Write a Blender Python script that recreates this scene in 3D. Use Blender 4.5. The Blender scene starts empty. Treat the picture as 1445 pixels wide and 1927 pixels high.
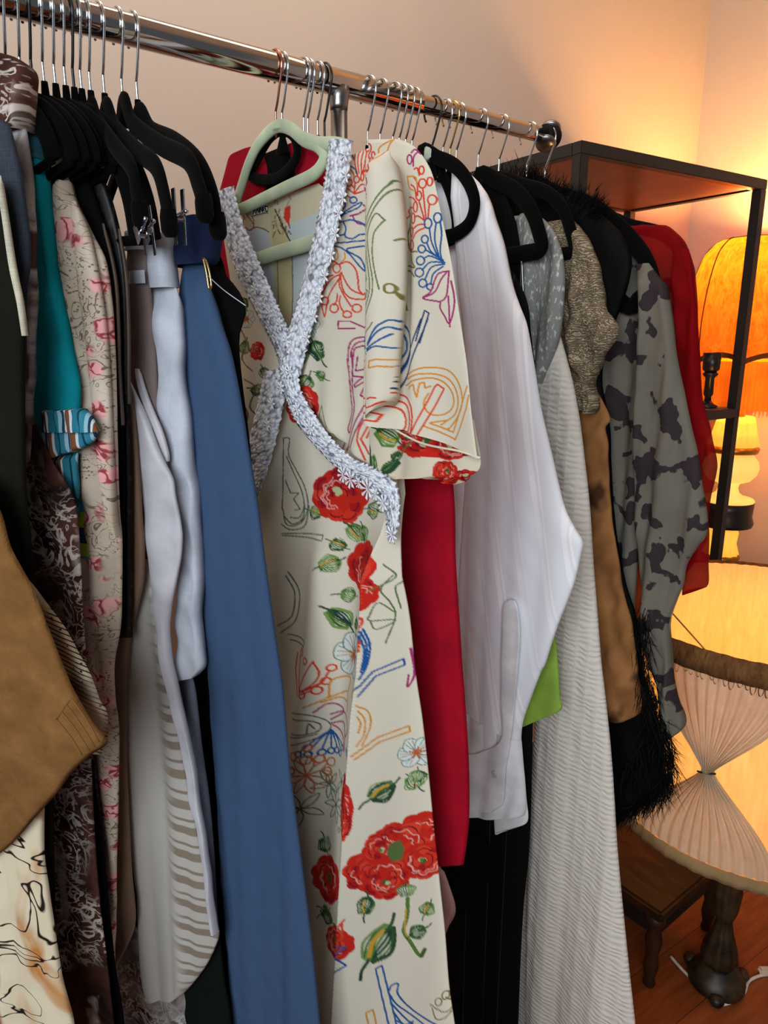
import bpy, bmesh, math, random
import numpy as np
from mathutils import Vector, Matrix

S = bpy.context.scene
COL = S.collection
PI = math.pi
F = 1335.0                      # focal length in pixels of the 1445x1927 frame
PITCH = math.radians(14)
HC = 1.42
CX, CY = 722.5, 963.5

# ---------------------------------------------------------------- camera
cd = bpy.data.cameras.new('camera')
cam = bpy.data.objects.new('camera', cd)
COL.objects.link(cam)
cam.location = (0, 0, HC)
cam.rotation_euler = (PI/2 - PITCH, 0, 0)
cd.sensor_fit = 'VERTICAL'
cd.sensor_height = 36.0
cd.sensor_width = 27.0
cd.lens = 36.0*F/1927
cd.clip_start = 0.02
S.camera = cam
# ---------------------------------------------------------------- look
S.view_settings.view_transform = 'Standard'
S.view_settings.look = 'None'
S.view_settings.gamma = 1
S.view_settings.use_curve_mapping = False
S.view_settings.exposure = 0.0
# ---------------------------------------------------------------- world and daylight
W = bpy.data.worlds.new('world')
S.world = W
W.use_nodes = True
W.node_tree.nodes['Background'].inputs[0].default_value = (0.72, 0.78, 0.86, 1)
W.node_tree.nodes['Background'].inputs[1].default_value = 0.12

def area(name, loc, target, sx, sy, power, color):
    l = bpy.data.lights.new(name, 'AREA')
    l.shape = 'RECTANGLE'; l.size = sx; l.size_y = sy; l.energy = power; l.color = color
    o = bpy.data.objects.new(name, l); COL.objects.link(o)
    o.location = loc
    o.rotation_euler = (Vector(target) - Vector(loc)).to_track_quat('-Z', 'Y').to_euler()
    return o
area('window_daylight', (-0.8, -1.75, 2.0), (0.12, 1.1, 1.1), 2.3, 1.4, 76, (0.85, 0.93, 1.0))
area('wall_fill', (-0.35, 1.15, 2.62), (-0.55, 2.0, 1.5), 1.8, .5, 12, (1.0, 0.87, 0.74))  # added fill, no fixture here: an unseen area lamp that brightens the back wall

def lamp_light(name, loc, power, color, r=0.03):
    l = bpy.data.lights.new(name, 'POINT')
    l.energy = power; l.color = color; l.shadow_soft_size = r
    o = bpy.data.objects.new(name, l); COL.objects.link(o); o.location = loc
    return o

# ---------------------------------------------------------------- viewing geometry: pixel of the photograph <-> place in the room
def ray(px, py):
    px = np.asarray(px, float); py = np.asarray(py, float)
    xc = (px - CX)/F; yc = (CY - py)/F
    return np.stack([xc, math.cos(PITCH) + yc*math.sin(PITCH), yc*math.cos(PITCH) - math.sin(PITCH)], -1)
EYE = np.array([0, 0, HC])
def proj(q):
    d = np.asarray(q, float) - EYE
    z = d[..., 1]*math.cos(PITCH) - d[..., 2]*math.sin(PITCH)
    y = d[..., 1]*math.sin(PITCH) + d[..., 2]*math.cos(PITCH)
    return CX + F*d[..., 0]/z, CY - F*y/z
RAIL0 = EYE + .79*ray(250, 57)
_r1 = ray(967, 240)
_p1 = EYE + _r1*(RAIL0[2] - HC)/_r1[2]
RD = _p1 - RAIL0; RD /= np.linalg.norm(RD)          # along the rail, away from the camera
ND = np.array([RD[1], -RD[0], 0])                    # across the rail, towards the camera
RZ = RAIL0[2]
YAW = math.atan2(ND[1], ND[0])
def rail(t): return RAIL0 + RD*t
def t_of(px, z=-.078):
    lo, hi = -1., 2.
    for _ in range(50):
        m = (lo + hi)/2
        if proj(rail(m) + np.array([0, 0, z]))[0] < px: lo = m
        else: hi = m
    return m
def swing(t):
    """how far a garment is swivelled on its hook: the crowded left end leans round towards the room"""
    return math.radians(float(np.interp(t, [-.06, .12], [SWING, 0])))
SWING = 30.
def frame(t, yo=0., sw=0.):
    c, s = math.cos(sw), math.sin(sw)
    N = np.array([ND[0]*c - ND[1]*s, ND[0]*s + ND[1]*c, 0]); R = np.array([-N[1], N[0], 0])
    return rail(t) + R*yo, N, R
def in_plane(t, px, py, yo=0., sw=0.):
    """place (across, up) on the hanging plane at rail place t seen at a pixel"""
    d = ray(px, py); T, N, R = frame(t, yo, sw)
    s = ((T - EYE) @ R)/(d @ R)
    q = EYE + s[..., None]*d - T
    return np.stack([q @ N, q[..., 2]], -1)
def across_at(t, px, z, yo=0., sw=0.):
    """place across the rail at height z seen at pixel column px"""
    lo, hi = -1.2, .6
    T, ND, _ = frame(t, yo, sw)
    T = T + np.array([0, 0, z])
    for _ in range(50):
        m = (lo + hi)/2
        if proj(T + ND*m)[0] < px: lo = m
        else: hi = m
    return m
def at_fwd(px, py, y):
    d = ray(px, py); return EYE + d*(y/d[1])
def at_z(px, py, z):
    d = ray(px, py); return EYE + d*((z - HC)/d[2])

# ---------------------------------------------------------------- materials
def lin(c):
    r = []
    for v in c[:3]:
        v = v/255.
        r.append(v/12.92 if v <= .04045 else ((v + .055)/1.055)**2.4)
    return (r[0], r[1], r[2], 1)
class G:
    def __init__(s, nt): s.nt = nt; s.L = nt.links
    def n(s, typ, ins=(), **pr):
        x = s.nt.nodes.new('ShaderNode' + typ)
        for k, v in pr.items(): setattr(x, k, v)
        for k, v in dict(ins).items(): s.put(x, k, v)
        return x
    def put(s, x, k, v):
        if isinstance(v, bpy.types.NodeSocket): s.L.new(v, x.inputs[k])
        else: x.inputs[k].default_value = v
    def uv(s, sx=1, sy=1):
        t = s.n('TexCoord')
        return s.n('VectorMath', {0: t.outputs['UV'], 1: (sx, sy, 1)}, operation='MULTIPLY').outputs[0]
    def ob(s, sx=1, sy=1, sz=1):
        t = s.n('TexCoord')
        return s.n('VectorMath', {0: t.outputs['Object'], 1: (sx, sy, sz)}, operation='MULTIPLY').outputs[0]
    def noise(s, v, sc, det=3, dist=0, rough=.5, out=0):
        return s.n('TexNoise', {'Vector': v, 'Scale': sc, 'Detail': det, 'Distortion': dist, 'Roughness': rough}).outputs[out]
    def vor(s, v, sc, out=0, feature='F1'):
        return s.n('TexVoronoi', {'Vector': v, 'Scale': sc}, feature=feature).outputs[out]
    def wave(s, v, sc, dist=0, det=2, ds=1, d='X'):
        return s.n('TexWave', {'Vector': v, 'Scale': sc, 'Distortion': dist, 'Detail': det, 'Detail Scale': ds}, bands_direction=d).outputs[1]
    def ramp(s, f, stops, interp='LINEAR'):
        x = s.n('ValToRGB', {0: f}); r = x.color_ramp; r.interpolation = interp
        while len(r.elements) < len(stops): r.elements.new(.5)
        for e, (p, c) in zip(r.elements, stops):
            e.position = p; e.color = lin(c) if not isinstance(c, (int, float)) else (c, c, c, 1)
        return x.outputs[0]
    def mix(s, f, a, b, mode='MIX'):
        x = s.n('MixRGB', {0: f}, blend_type=mode)
        for k, v in ((1, a), (2, b)):
            s.put(x, k, lin(v) if isinstance(v, tuple) else v)
        return x.outputs[0]
    def m(s, op, a, b=0.):
        return s.n('Math', {0: a, 1: b}, operation=op).outputs[0]
    def step(s, f, lo, hi):
        return s.n('MapRange', {0: f, 1: lo, 2: hi, 3: 0., 4: 1.}).outputs[0]
    def xyz(s, v):
        return s.n('SeparateXYZ', {0: v}).outputs
    def lines(s, v, sc, k, w, det=2, dist=0):
        """thin contour lines of a noise field"""
        f = s.m('MULTIPLY', s.noise(v, sc, det, dist), k)
        f = s.m('ABSOLUTE', s.m('SUBTRACT', s.m('FRACT', f), .5))
        return s.step(f, w, w*.4)
MATS = {}
def mat(name, col=(128, 128, 128), fn=None, rough=.85, metal=0., sheen=0., bump=0., bscale=900., bdist=.002, emit=None, trans=0., clear=0., spec=.3, vary=.12, ior=None):
    if name in MATS: return MATS[name]
    M = bpy.data.materials.new(name); M.use_nodes = True
    nt = M.node_tree; g = G(nt)
    P = nt.nodes['Principled BSDF']; out = nt.nodes['Material Output']
    h = None
    if fn:
        c = fn(g)
        if isinstance(c, tuple): c, h = c
    else:
        c = lin(col)
        if vary:
            nz = g.noise(g.ob(), 14, 4)
            c = g.mix(g.step(nz, .3, .7), tuple(int(v*(1 - vary)) for v in col), tuple(min(255, int(v*(1 + vary*.6))) for v in col))
    g.put(P, 'Base Color', c)
    P.inputs['Roughness'].default_value = rough
    P.inputs['Metallic'].default_value = metal
    P.inputs['Specular IOR Level'].default_value = spec if rough < .7 else min(spec, .1)
    P.inputs['Sheen Weight'].default_value = sheen
    if bump:
        if h is None: h = g.noise(g.ob(), bscale, 2)
        b = g.n('Bump', {'Strength': bump, 'Distance': bdist, 'Height': h})
        nt.links.new(b.outputs[0], P.inputs['Normal'])
    if emit:
        P.inputs['Emission Color'].default_value = lin(emit[0]); P.inputs['Emission Strength'].default_value = emit[1]
    sh = P.outputs[0]
    if trans:
        T = g.n('BsdfTranslucent'); g.put(T, 0, c)
        sh = g.n('MixShader', {0: trans, 1: sh, 2: T.outputs[0]}).outputs[0]
    if clear:
        T = g.n('BsdfTransparent')
        sh = g.n('MixShader', {0: clear, 1: sh, 2: T.outputs[0]}).outputs[0]
    nt.links.new(sh, out.inputs[0])
    MATS[name] = M
    return M

# ---------------------------------------------------------------- objects
def tag(o, label, cat, group=None, kind=None):
    if label: o['label'] = label
    if cat: o['category'] = cat
    if group: o['group'] = group
    if kind: o['kind'] = kind
    return o
def struct(o): o['kind'] = 'structure'; return o
def put(o, parent=None):
    COL.objects.link(o)
    if parent: o.parent = parent
    return o
def empty(name, loc=(0, 0, 0), rz=0.):
    o = bpy.data.objects.new(name, None); o.empty_display_size = .05
    o.location = loc; o.rotation_euler = (0, 0, rz)
    return put(o)
def mesh(name, V, Fc, m, parent=None, uv=None, col=None, smooth=True):
    me = bpy.data.meshes.new(name)
    me.from_pydata([tuple(map(float, v)) for v in V], [], [tuple(int(i) for i in f) for f in Fc])
    if smooth: me.polygons.foreach_set('use_smooth', [True]*len(me.polygons))
    if uv is not None:
        l = me.uv_layers.new(name='UVMap')
        idx = np.empty(len(me.loops), np.int32); me.loops.foreach_get('vertex_index', idx)
        l.data.foreach_set('uv', np.asarray(uv, np.float32)[idx].ravel())
    if col is not None:
        a = me.color_attributes.new('print', 'FLOAT_COLOR', 'POINT')
        c4 = np.ones((len(V), 4), np.float32); c4[:, :3] = col
        a.data.foreach_set('color', c4.ravel())
    me.materials.append(m)
    me.update()
    return put(bpy.data.objects.new(name, me), parent)
def box(name, c, d, m, parent=None, bevel=.002, rot=None, ax=None):
    """bevelled box: centre c, size d, optional axes ax (3 vectors)"""
    bm = bmesh.new(); bmesh.ops.create_cube(bm, size=1)
    A = Matrix([[ax[j][i] for j in range(3)] for i in range(3)]) if ax is not None else Matrix.Identity(3)
    for v in bm.verts:
        v.co = Vector((v.co.x*d[0], v.co.y*d[1], v.co.z*d[2]))
    if bevel: bmesh.ops.bevel(bm, geom=bm.edges[:], offset=min(bevel, min(d)*.4), segments=2, affect='EDGES')
    for v in bm.verts: v.co = A @ v.co + Vector(c)
    me = bpy.data.meshes.new(name); bm.to_mesh(me); bm.free(); me.materials.append(m)
    return put(bpy.data.objects.new(name, me), parent)
def smooth_path(P, k=6, closed=False):
    P = np.asarray(P, float)
    if len(P) < 3: 
        s = np.linspace(0, 1, k + 1)[:, None]; return P[0]*(1 - s) + P[-1]*s
    Q = np.vstack([P[-1], P, P[0], P[1]]) if closed else np.vstack([2*P[0] - P[1], P, 2*P[-1] - P[-2]])
    out = []
    for i in range(1, len(Q) - 2):
        s = np.arange(k)[:, None]/k
        a, b, c, d = Q[i - 1], Q[i], Q[i + 1], Q[i + 2]
        out.append(.5*((2*b) + (c - a)*s + (2*a - 5*b + 4*c - d)*s**2 + (3*b - a - 3*c + d)*s**3))
    out = np.vstack(out)
    if not closed: out = np.vstack([out, P[-1]])
    return out
def tube(name, path, r, m, parent=None, seg=10, closed=False, ry=None, up=(0, 1, 0), k=6, taper=None):
    """swept tube; r half width in the plane across `up`, ry half width along `up`"""
    P = smooth_path(path, k, closed) if k else np.asarray(path, float)
    n = len(P); ry = r if ry is None else ry
    T = (np.roll(P, -1, 0) - np.roll(P, 1, 0)) if closed else np.gradient(P, axis=0)
    T /= np.linalg.norm(T, axis=1)[:, None] + 1e-12
    U = np.zeros_like(P); u = np.array(up, float)
    for i in range(n):
        b = u - T[i]*(u @ T[i])
        if np.linalg.norm(b) < 1e-3: b = np.cross(T[i], [1, .3, .2])
        b /= np.linalg.norm(b); U[i] = b
        if ry == r: u = b
    B = np.cross(T, U)
    rs = np.full(n, r, float); rb = np.full(n, ry, float)
    if taper is not None:
        f = np.interp(np.linspace(0, 1, n), np.linspace(0, 1, len(taper)), taper); rs = rs*f; rb = rb*f
    a = np.arange(seg)*2*PI/seg
    V = P[:, None] + B[:, None]*(np.cos(a)[None, :, None]*rs[:, None, None]) + U[:, None]*(np.sin(a)[None, :, None]*rb[:, None, None])
    V = V.reshape(-1, 3)
    Fc = []
    for i in range(n if closed else n - 1):
        j = (i + 1) % n
        for q in range(seg):
            w = (q + 1) % seg
            Fc.append((i*seg + q, i*seg + w, j*seg + w, j*seg + q))
    if not closed:
        Fc.append(tuple(range(seg))[::-1]); Fc.append(tuple((n - 1)*seg + q for q in range(seg)))
    return mesh(name, V, Fc, m, parent)
def lathe(name, prof, m, parent=None, seg=48, rf=None, cap=True, closed=False, c=(0, 0)):
    """turned shape; prof = [(radius, z)...]; rf(angle, i) scales the radius"""
    prof = np.asarray(prof, float); n = len(prof)
    a = np.arange(seg)*2*PI/seg
    V = []
    for i, (r, z) in enumerate(prof):
        rr = r*(rf(a, i/(n - 1)) if rf else 1)*np.ones(seg)
        V.append(np.stack([c[0] + rr*np.cos(a), c[1] + rr*np.sin(a), np.full(seg, z)], 1))
    V = np.vstack(V); Fc = []
    for i in range(n if closed else n - 1):
        j = (i + 1) % n
        for q in range(seg):
            w = (q + 1) % seg
            Fc.append((i*seg + q, i*seg + w, j*seg + w, j*seg + q))
    if cap and not closed:
        Fc.append(tuple(range(seg))[::-1]); Fc.append(tuple((n - 1)*seg + q for q in range(seg)))
    uv = np.stack([np.tile(a/(2*PI), n), np.repeat(prof[:, 1], seg)], 1)
    return mesh(name, V, Fc, m, parent, uv)

# ---------------------------------------------------------------- cloth: a hanging, flattened tube of fabric
def root(name, t, label, cat, group=None):
    e = empty(name, rail(t), YAW + (0 if name == 'clothes_hanger' else swing(t)))
    return tag(e, label, cat, group)
def resample(P, nv, w):
    """even Catmull-Rom resampling of P over cumulative weight w"""
    P = np.asarray(P, float)
    if len(P) == 2:
        s = np.linspace(0, 1, nv)[:, None]; return P[0]*(1 - s) + P[1]*s
    D = smooth_path(P, 16)
    wd = np.interp(np.linspace(0, len(P) - 1, len(D)), np.arange(len(P)), w)
    v = np.linspace(0, w[-1], nv)
    return np.stack([np.interp(v, wd, D[:, i]) for i in range(D.shape[1])], 1)
def cloth(name, t, rows, m, parent=None, th=.012, nu=26, nv=80, nb=10, yo=0., folds=(), crum=0., seed=0, yf=None, paint=None, fade=.3, tops=.05, p=5., label=None, pin=.85):
    sw = swing(t); T0, N0, R0 = frame(t, yo, sw)
    RR = np.array([in_plane(t, r[0], r[1], yo, sw) for r in rows])
    LL = []
    for r, q in zip(rows, RR):
        L = r[2]
        if isinstance(L, tuple): LL.append(in_plane(t, *L, yo, sw))
        elif abs(L) < 2: LL.append((L, q[1]))
        else: LL.append((across_at(t, L, q[1], yo, sw), q[1]))
    LL = np.array(LL)
    w = np.concatenate([[0], np.cumsum(np.linalg.norm(np.diff(RR, axis=0), axis=1) + .5*np.linalg.norm(np.diff(LL, axis=0), axis=1))])
    Rv = resample(RR, nv, w); Lv = resample(LL, nv, w)
    v = np.linspace(0, 1, nv)[:, None]
    def prof(u): return np.sqrt(np.clip(1 - np.abs(2*u - 1)**p, 0, 1))
    s = np.linspace(0, 1, nu); uf = .55*s + .45*(.5 - .5*np.cos(PI*s))
    s = np.linspace(0, 1, nb + 2)[1:-1]; ub = 1 - s
    U = np.concatenate([uf, ub])[None, :]
    side = np.concatenate([-np.ones(nu), np.ones(nb)])[None, :]
    n = Lv[:, :1] + (Rv[:, :1] - Lv[:, :1])*U
    z = Lv[:, 1:] + (Rv[:, 1:] - Lv[:, 1:])*U
    h = th/2*np.clip(tops + v/.06, 0, 1)
    mid = np.zeros_like(n)
    fd = fade + (1 - fade)*v
    for a, f, ph, dr in folds:
        q = np.sin(2*PI*(f*n + ph + dr*v + .12*np.sin(5*v + ph*9)))
        mid += a*fd*(q + .3*q*q - .15)
    if crum:
        rg = np.random.RandomState(seed + 5)
        for k in range(9):
            fx, fz, ph = rg.uniform(4, 26), rg.uniform(3, 22), rg.uniform(0, 9)
            mid += crum*np.sin(2*PI*(fx*n + fz*z*(1 if k % 2 else -1) + ph) + 1.5*np.sin(9*z + ph))/(1 + k*.3)
    if yf is not None or paint is not None:
        X = T0 + N0*n[..., None]; X[..., 2] += z
        px, py = proj(X)
    if yf is not None: mid = mid + yf(px, py)
    if pin: mid = mid*(1 - pin*np.clip((U - .72)/.28, 0, 1)**1.5*(1 if yf is None else 0))
    y = yo + mid + side*h*prof(U)
    nc = nu + nb
    V = np.stack([n, y, z], -1).reshape(-1, 3)
    i, j = np.meshgrid(np.arange(nv - 1), np.arange(nc), indexing='ij'); j2 = (j + 1) % nc
    Fc = np.stack([i*nc + j, i*nc + j2, (i + 1)*nc + j2, (i + 1)*nc + j], -1).reshape(-1, 4)
    c0 = T0 + N0*float(Rv[nv//2, 0]); c0[2] += float(Rv[nv//2, 1])
    x_ = proj(np.stack([c0, c0 - N0*.02, c0 + np.array([0, 0, .02])]))
    kx = max(.2, min(1., abs(x_[0][1] - x_[0][0])/(abs(x_[1][2] - x_[1][0]) + 1e-6)))   # cloth turned edge-on carries its print on the gathered folds
    uv = np.stack([n.ravel()*kx, z.ravel()], 1)
    col = None
    if paint is not None:
        col = paint(px, py); col[:, nu:] = paint.back; col = col.reshape(-1, 3)
    o = mesh(name, V, Fc.tolist(), m, parent, uv, col)
    if parent is None:
        o.location = rail(t); o.rotation_euler = (0, 0, YAW + sw)
    if label: o['label'] = label
    return o
def strands(name, pts, dirs, m, parent, n, ln, w=.0007, seed=1, curl=.3):
    """fur: tapering blades rooted on a polyline of (x, y, z) points"""
    rg = np.random.RandomState(seed); pts = np.asarray(pts, float); dirs = np.asarray(dirs, float)
    V = []; Fc = []
    for k in range(n):
        f = rg.uniform(0, len(pts) - 1); i = min(int(f), len(pts) - 2); f -= i
        p0 = pts[i]*(1 - f) + pts[i + 1]*f; d = dirs[i]*(1 - f) + dirs[i + 1]*f
        p0 = p0 + rg.normal(0, 1, 3)*np.array([.006, .008, .008])
        d = d + rg.normal(0, curl, 3); d /= np.linalg.norm(d)
        L = ln*rg.uniform(.5, 1.25); b = rg.normal(0, .25, 3)
        sd = np.cross(d, rg.normal(0, 1, 3)); sd /= np.linalg.norm(sd)
        o = len(V)
        for q, ww in ((0, 1), (.35, .9), (.7, .55), (1, .05)):
            c = p0 + d*L*q + b*L*q*q*.5
            V.append(c - sd*w*ww); V.append(c + sd*w*ww)
        for q in range(3): Fc.append((o + 2*q, o + 2*q + 1, o + 2*q + 3, o + 2*q + 2))
    return mesh(name, V, Fc, m, parent)

# ================================================================ room
ZT = HC + .37
SO = at_z(1095, 263, ZT); SP = at_z(1445, 338, ZT)
UA = SP - SO; SW = float(np.linalg.norm(UA)); UA /= SW
VA = np.array([-UA[1], UA[0], 0]); ZA = np.array([0, 0, 1.])
SD = float((at_z(1147, 397, ZT - .025) - SO) @ VA)
RM = (UA, VA, ZA)
def sh(u, v, z): return SO*np.array([1, 1, 0]) + UA*u + VA*v + np.array([0, 0, z])
WV = SD + .05                                         # back wall plane
_c = ray(1288, 260); _k = ((SO @ VA) + WV)/(_c[:2] @ VA[:2])
CU = float((_c*_k)[:2] @ UA[:2] - SO[:2] @ UA[:2])     # corner of the room along the wall
CU += .07
def wallcol(g):
    n = g.noise(g.ob(), 3, 3)
    return g.mix(n, (186, 170, 156), (194, 178, 164)), g.noise(g.ob(), 260, 3)
m_wall = mat('wall_paint', fn=wallcol, rough=.9, bump=.12, bdist=.001)
def wood(c1, c2, c3):
    def f(g):
        v = g.ob(1, 7, 1)
        n = g.noise(v, 9, 5, .6)
        x = g.xyz(g.ob())
        pl = g.m('FLOOR', g.m('MULTIPLY', x[1], 8.))
        q = g.n('TexWhiteNoise', {'W': pl}, noise_dimensions='1D').outputs[0]
        c = g.ramp(g.m('ADD', g.m('MULTIPLY', n, .75), g.m('MULTIPLY', q, .25)), [(.25, c1), (.5, c2), (.75, c3)])
        gap = g.step(g.m('ABSOLUTE', g.m('SUBTRACT', g.m('FRACT', g.m('MULTIPLY', x[1], 8.)), .5)), .49, .498)
        return g.mix(gap, c, (40, 20, 10)), n
    return f
m_floor = mat('floor_wood', fn=wood((84, 40, 16), (112, 56, 24), (134, 72, 34)), rough=.42, bump=.1, bdist=.001)
def slab(name, u0, u1, v0, v1, z0, z1, m):
    o = box(name, (0, 0, 0), (u1 - u0, v1 - v0, z1 - z0), m, bevel=0)
    o.location = sh((u0 + u1)/2, (v0 + v1)/2, (z0 + z1)/2); o.rotation_euler = (0, 0, math.atan2(UA[1], UA[0]))
    return struct(o)
slab('floor', -3.2, CU, -3.0, WV, -.06, 0, m_floor)
slab('wall_back', -3.2, CU + .1, WV, WV + .1, -.06, 2.75, m_wall)
slab('wall_right', CU, CU + .1, -3.0, WV, -.06, 2.75, m_wall)
slab('ceiling', -3.2, CU, -3.0, WV, 2.7, 2.78, mat('ceiling_paint', (206, 190, 176), rough=.95))
slab('baseboard_back', -3.2, CU, WV - .016, WV, 0, .09, mat('baseboard_paint', (196, 180, 168), rough=.6))

# ================================================================ clothes rack
m_chrome = mat('chrome', (205, 200, 195), metal=1., rough=.1, vary=0)
m_steel = mat('brushed_steel', (150, 148, 146), metal=1., rough=.32, vary=0)
m_blackmetal = mat('black_metal', (24, 22, 20), rough=.45, vary=.1, spec=.5)
m_rubber = mat('black_rubber', (20, 20, 21), rough=.7)
rack = empty('clothes_rack', rail(.25)*np.array([1, 1, 0]), YAW + PI/2)
tag(rack, 'chrome clothes rack with a long rail carrying all the hangers', 'clothes rack')
TS = t_of(786, 0)
TE = t_of(1026, 0)
def rt(t, n=0, z=RZ): return (t - .25, -n, z)           # rack axes: x along the rail
tube('rail', [rt(-.95), rt(TS)], .0165, m_chrome, rack, 32)
tube('rail_extension', [rt(TS - .1), rt(TE + .006)], .0125, m_chrome, rack, 28)
TP = t_of(638, -.05)
tube('post', [rt(TP, 0, RZ - .012), rt(TP, 0, .06)], .0115, m_steel, rack, 24)
lathe('post_socket', [(.0118, RZ - .034), (.0124, RZ - .028), (.0135, RZ - .02), (.0165, RZ - .006)], m_steel, rack, 24, c=(TP - .25, 0))
tube('post', [rt(-.6, 0, RZ - .012), rt(-.6, 0, .06)], .0115, m_steel, rack, 24)
tube('base_bar', [rt(-.75, 0, .06), rt(.42, 0, .06)], .012, m_steel, rack, 16)
for tt in (-.75, .42):
    b = tube('foot_bar', [rt(tt, -.2, .05), rt(tt, .2, .05)], .012, m_steel, rack, 16)
    for nn in (-.19, .19):
        w = lathe('caster', [(.004, -.012), (.024, -.011), (.026, 0), (.024, .011), (.004, .012)], m_rubber, b, 20)
        w.matrix_local = Matrix.Translation(Vector(rt(tt, nn, .026))) @ Matrix.Rotation(PI/2, 4, 'X')
col_ = tube('end_collar', [rt(TE - .004), rt(TE + .022)], .0175, m_rubber, rack, 24)
for z0, z1, dt in ((.013, .02, .012), (-.02, -.013, .004)):
    d = lathe('collar_disc', [(.004, z0 - .001), (.0165, z0), (.0175, (z0 + z1)/2), (.0165, z1), (.004, z1 + .001)], m_steel, col_, 24)
    d.matrix_local = Matrix.Translation(Vector(rt(TE + dt))) @ Matrix.Rotation(.5, 4, 'Y') @ Matrix.Rotation(-.3, 4, 'X')

# ================================================================ metal shelf unit
shelf = empty('shelf_unit', sh(SW/2, SD/2, 0), math.atan2(UA[1], UA[0]))
tag(shelf, 'black metal shelf unit with thin square posts by the glowing lamps', 'shelf unit')
B = .024
m_board = mat('dark_board', (112, 74, 44), rough=.4, spec=.4)
def sb(name, u0, u1, v0, v1, z0, z1, m): return box(name, ((u0 + u1)/2 - SW/2, (v0 + v1)/2 - SD/2, (z0 + z1)/2), (u1 - u0, v1 - v0, z1 - z0), m, shelf, bevel=.0015)
ZM = float((at_fwd(1385, 768, sh(SW, 0, 0)[1]))[2])
for u in (0, SW - B):
    for v in (0, SD - B): sb('post', u, u + B, v, v + B, 0, ZT - B, m_blackmetal)
for z in (ZT - B, ZM - B, .1):
    for v in (0, SD - B): sb('cross_bar', 0, SW, v, v + B, z, z + B, m_blackmetal)
    for u in (0, SW - B): sb('side_bar', u, u + B, B, SD - B, z, z + B, m_blackmetal)
sb('top_board', B, SW - B, B, SD - B, ZT - .02, ZT - .008, m_board)
m_glass = mat('shelf_glass', (235, 240, 235), rough=.05, clear=.85, vary=0)
sb('glass_shelf', B, SW - B, B, SD - B, ZM - .008, ZM, m_glass)
# black candlestick standing on the shelf
cpos = sh(SW - .085, .06, ZM)
_a = at_fwd(1330, 765, cpos[1]); cpos = np.array([_a[0], cpos[1], ZM])
cs = empty('candlestick', cpos); tag(cs, 'black turned candlestick on the shelf in front of the orange lampshade', 'candlestick')
ct = float(at_fwd(1330, 664, cpos[1])[2]) - ZM
m_cs = mat('black_lacquer', (26, 22, 20), rough=.35, spec=.5)
lathe('base', [(.002, 0), (.024, .001), (.026, .006), (.015, .012), (.009, .02)], m_cs, cs, 28)
lathe('stem', [(.009, .02), (.008, .03), (.012, .036), (.011, ct*.55), (.02, ct*.62), (.014, ct*.66)], m_cs, cs, 28)
lathe('cup', [(.014, ct*.66), (.021, ct*.7), (.0225, ct), (.019, ct), (.018, ct*.8), (.003, ct*.78)], m_cs, cs, 28)

# ================================================================ orange fringed lamp beside the shelf
LP = ray(1408, 600)*2.02 + EYE; LX = LP*np.array([1, 1, 0])
def zpx(py): return float(at_fwd(1400, py, LP[1])[2])
def rpx(w, py):
    q = LX.copy(); q[2] = zpx(py); d = q - EYE
    return w*(d[1]*math.cos(PITCH) - d[2]*math.sin(PITCH))/F
lamp1 = empty('fringed_lamp', LX); tag(lamp1, 'orange domed lamp with scalloped fringed shade on a glowing stone column', 'lamp')
def shadecol(c1, c2, sc):
    def f(g):
        n = g.noise(g.ob(1, 1, .35), sc, 5, 1.2, .7)
        return g.ramp(n, [(.3, c1), (.65, c2)])
    return f
m_orange = mat('orange_shade', fn=shadecol((190, 84, 14), (232, 138, 40), 60), rough=.9, trans=.12)
m_fringe = mat('orange_fringe', (236, 146, 36), rough=.9, trans=.14)
m_gimp = mat('shade_braid', (110, 62, 28), rough=.9)
NPAN = 8; PH = math.radians(20)
def scal(a): return np.abs(np.sin((a - PH)*NPAN/2))
def dome(name, m, off, v0, v1, par):
    prof = [(58, 449), (72, 456), (92, 480), (106, 530), (112, 590), (110, 640), (104, 676)]
    r = np.array([rpx(a, b) for a, b in prof]); z = np.array([zpx(b) for a, b in prof])
    k = np.linspace(v0, v1, 26); kk = np.linspace(0, 1, len(r))
    R_ = np.interp(k, kk, r); Z_ = np.interp(k, kk, z)
    a = np.arange(160)*2*PI/160; V = []
    s_ = scal(a)
    for i in range(26):
        rr = (R_[i] + off)*(1 - .035*(1 - s_)*np.sin(PI*min(1, k[i]*1.1)))
        zz = Z_[i] + (s_*.018 - .009)*np.clip((k[i] - .6)/.4, 0, 1)
        V.append(np.stack([rr*np.cos(a), rr*np.sin(a), zz], 1))
    Fc = [(i*160 + q, i*160 + (q + 1) % 160, (i + 1)*160 + (q + 1) % 160, (i + 1)*160 + q) for i in range(25) for q in range(160)]
    return mesh(name, np.vstack(V), Fc, m, par)
shd = dome('lamp_shade', m_orange, 0, 0, 1, lamp1)
dome('shade_braid', m_gimp, .003, .955, 1.0, shd)
lathe('top_ring', [(rpx(59, 449), zpx(449)), (rpx(61, 451), zpx(452)), (rpx(58, 452), zpx(454))], m_gimp, shd, 60, cap=False)
for q in range(NPAN):
    a = PH + q*2*PI/NPAN
    prof = [(58, 449), (72, 456), (92, 480), (106, 530), (112, 590), (110, 640), (104, 676)]
    pts = []
    for kq, (w_, y_) in enumerate(prof):
        r_ = rpx(w_, y_)*(1 - .035*math.sin(PI*min(1, kq/6*1.1))) + .001
        pts.append((r_*math.cos(a), r_*math.sin(a), zpx(y_)))
    tube('seam_piping', pts, .0016, m_gimp, shd, 6, up=(0, 0, 1))
def fringe(a): return 1 + .012*np.sin(a*90)
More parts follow.
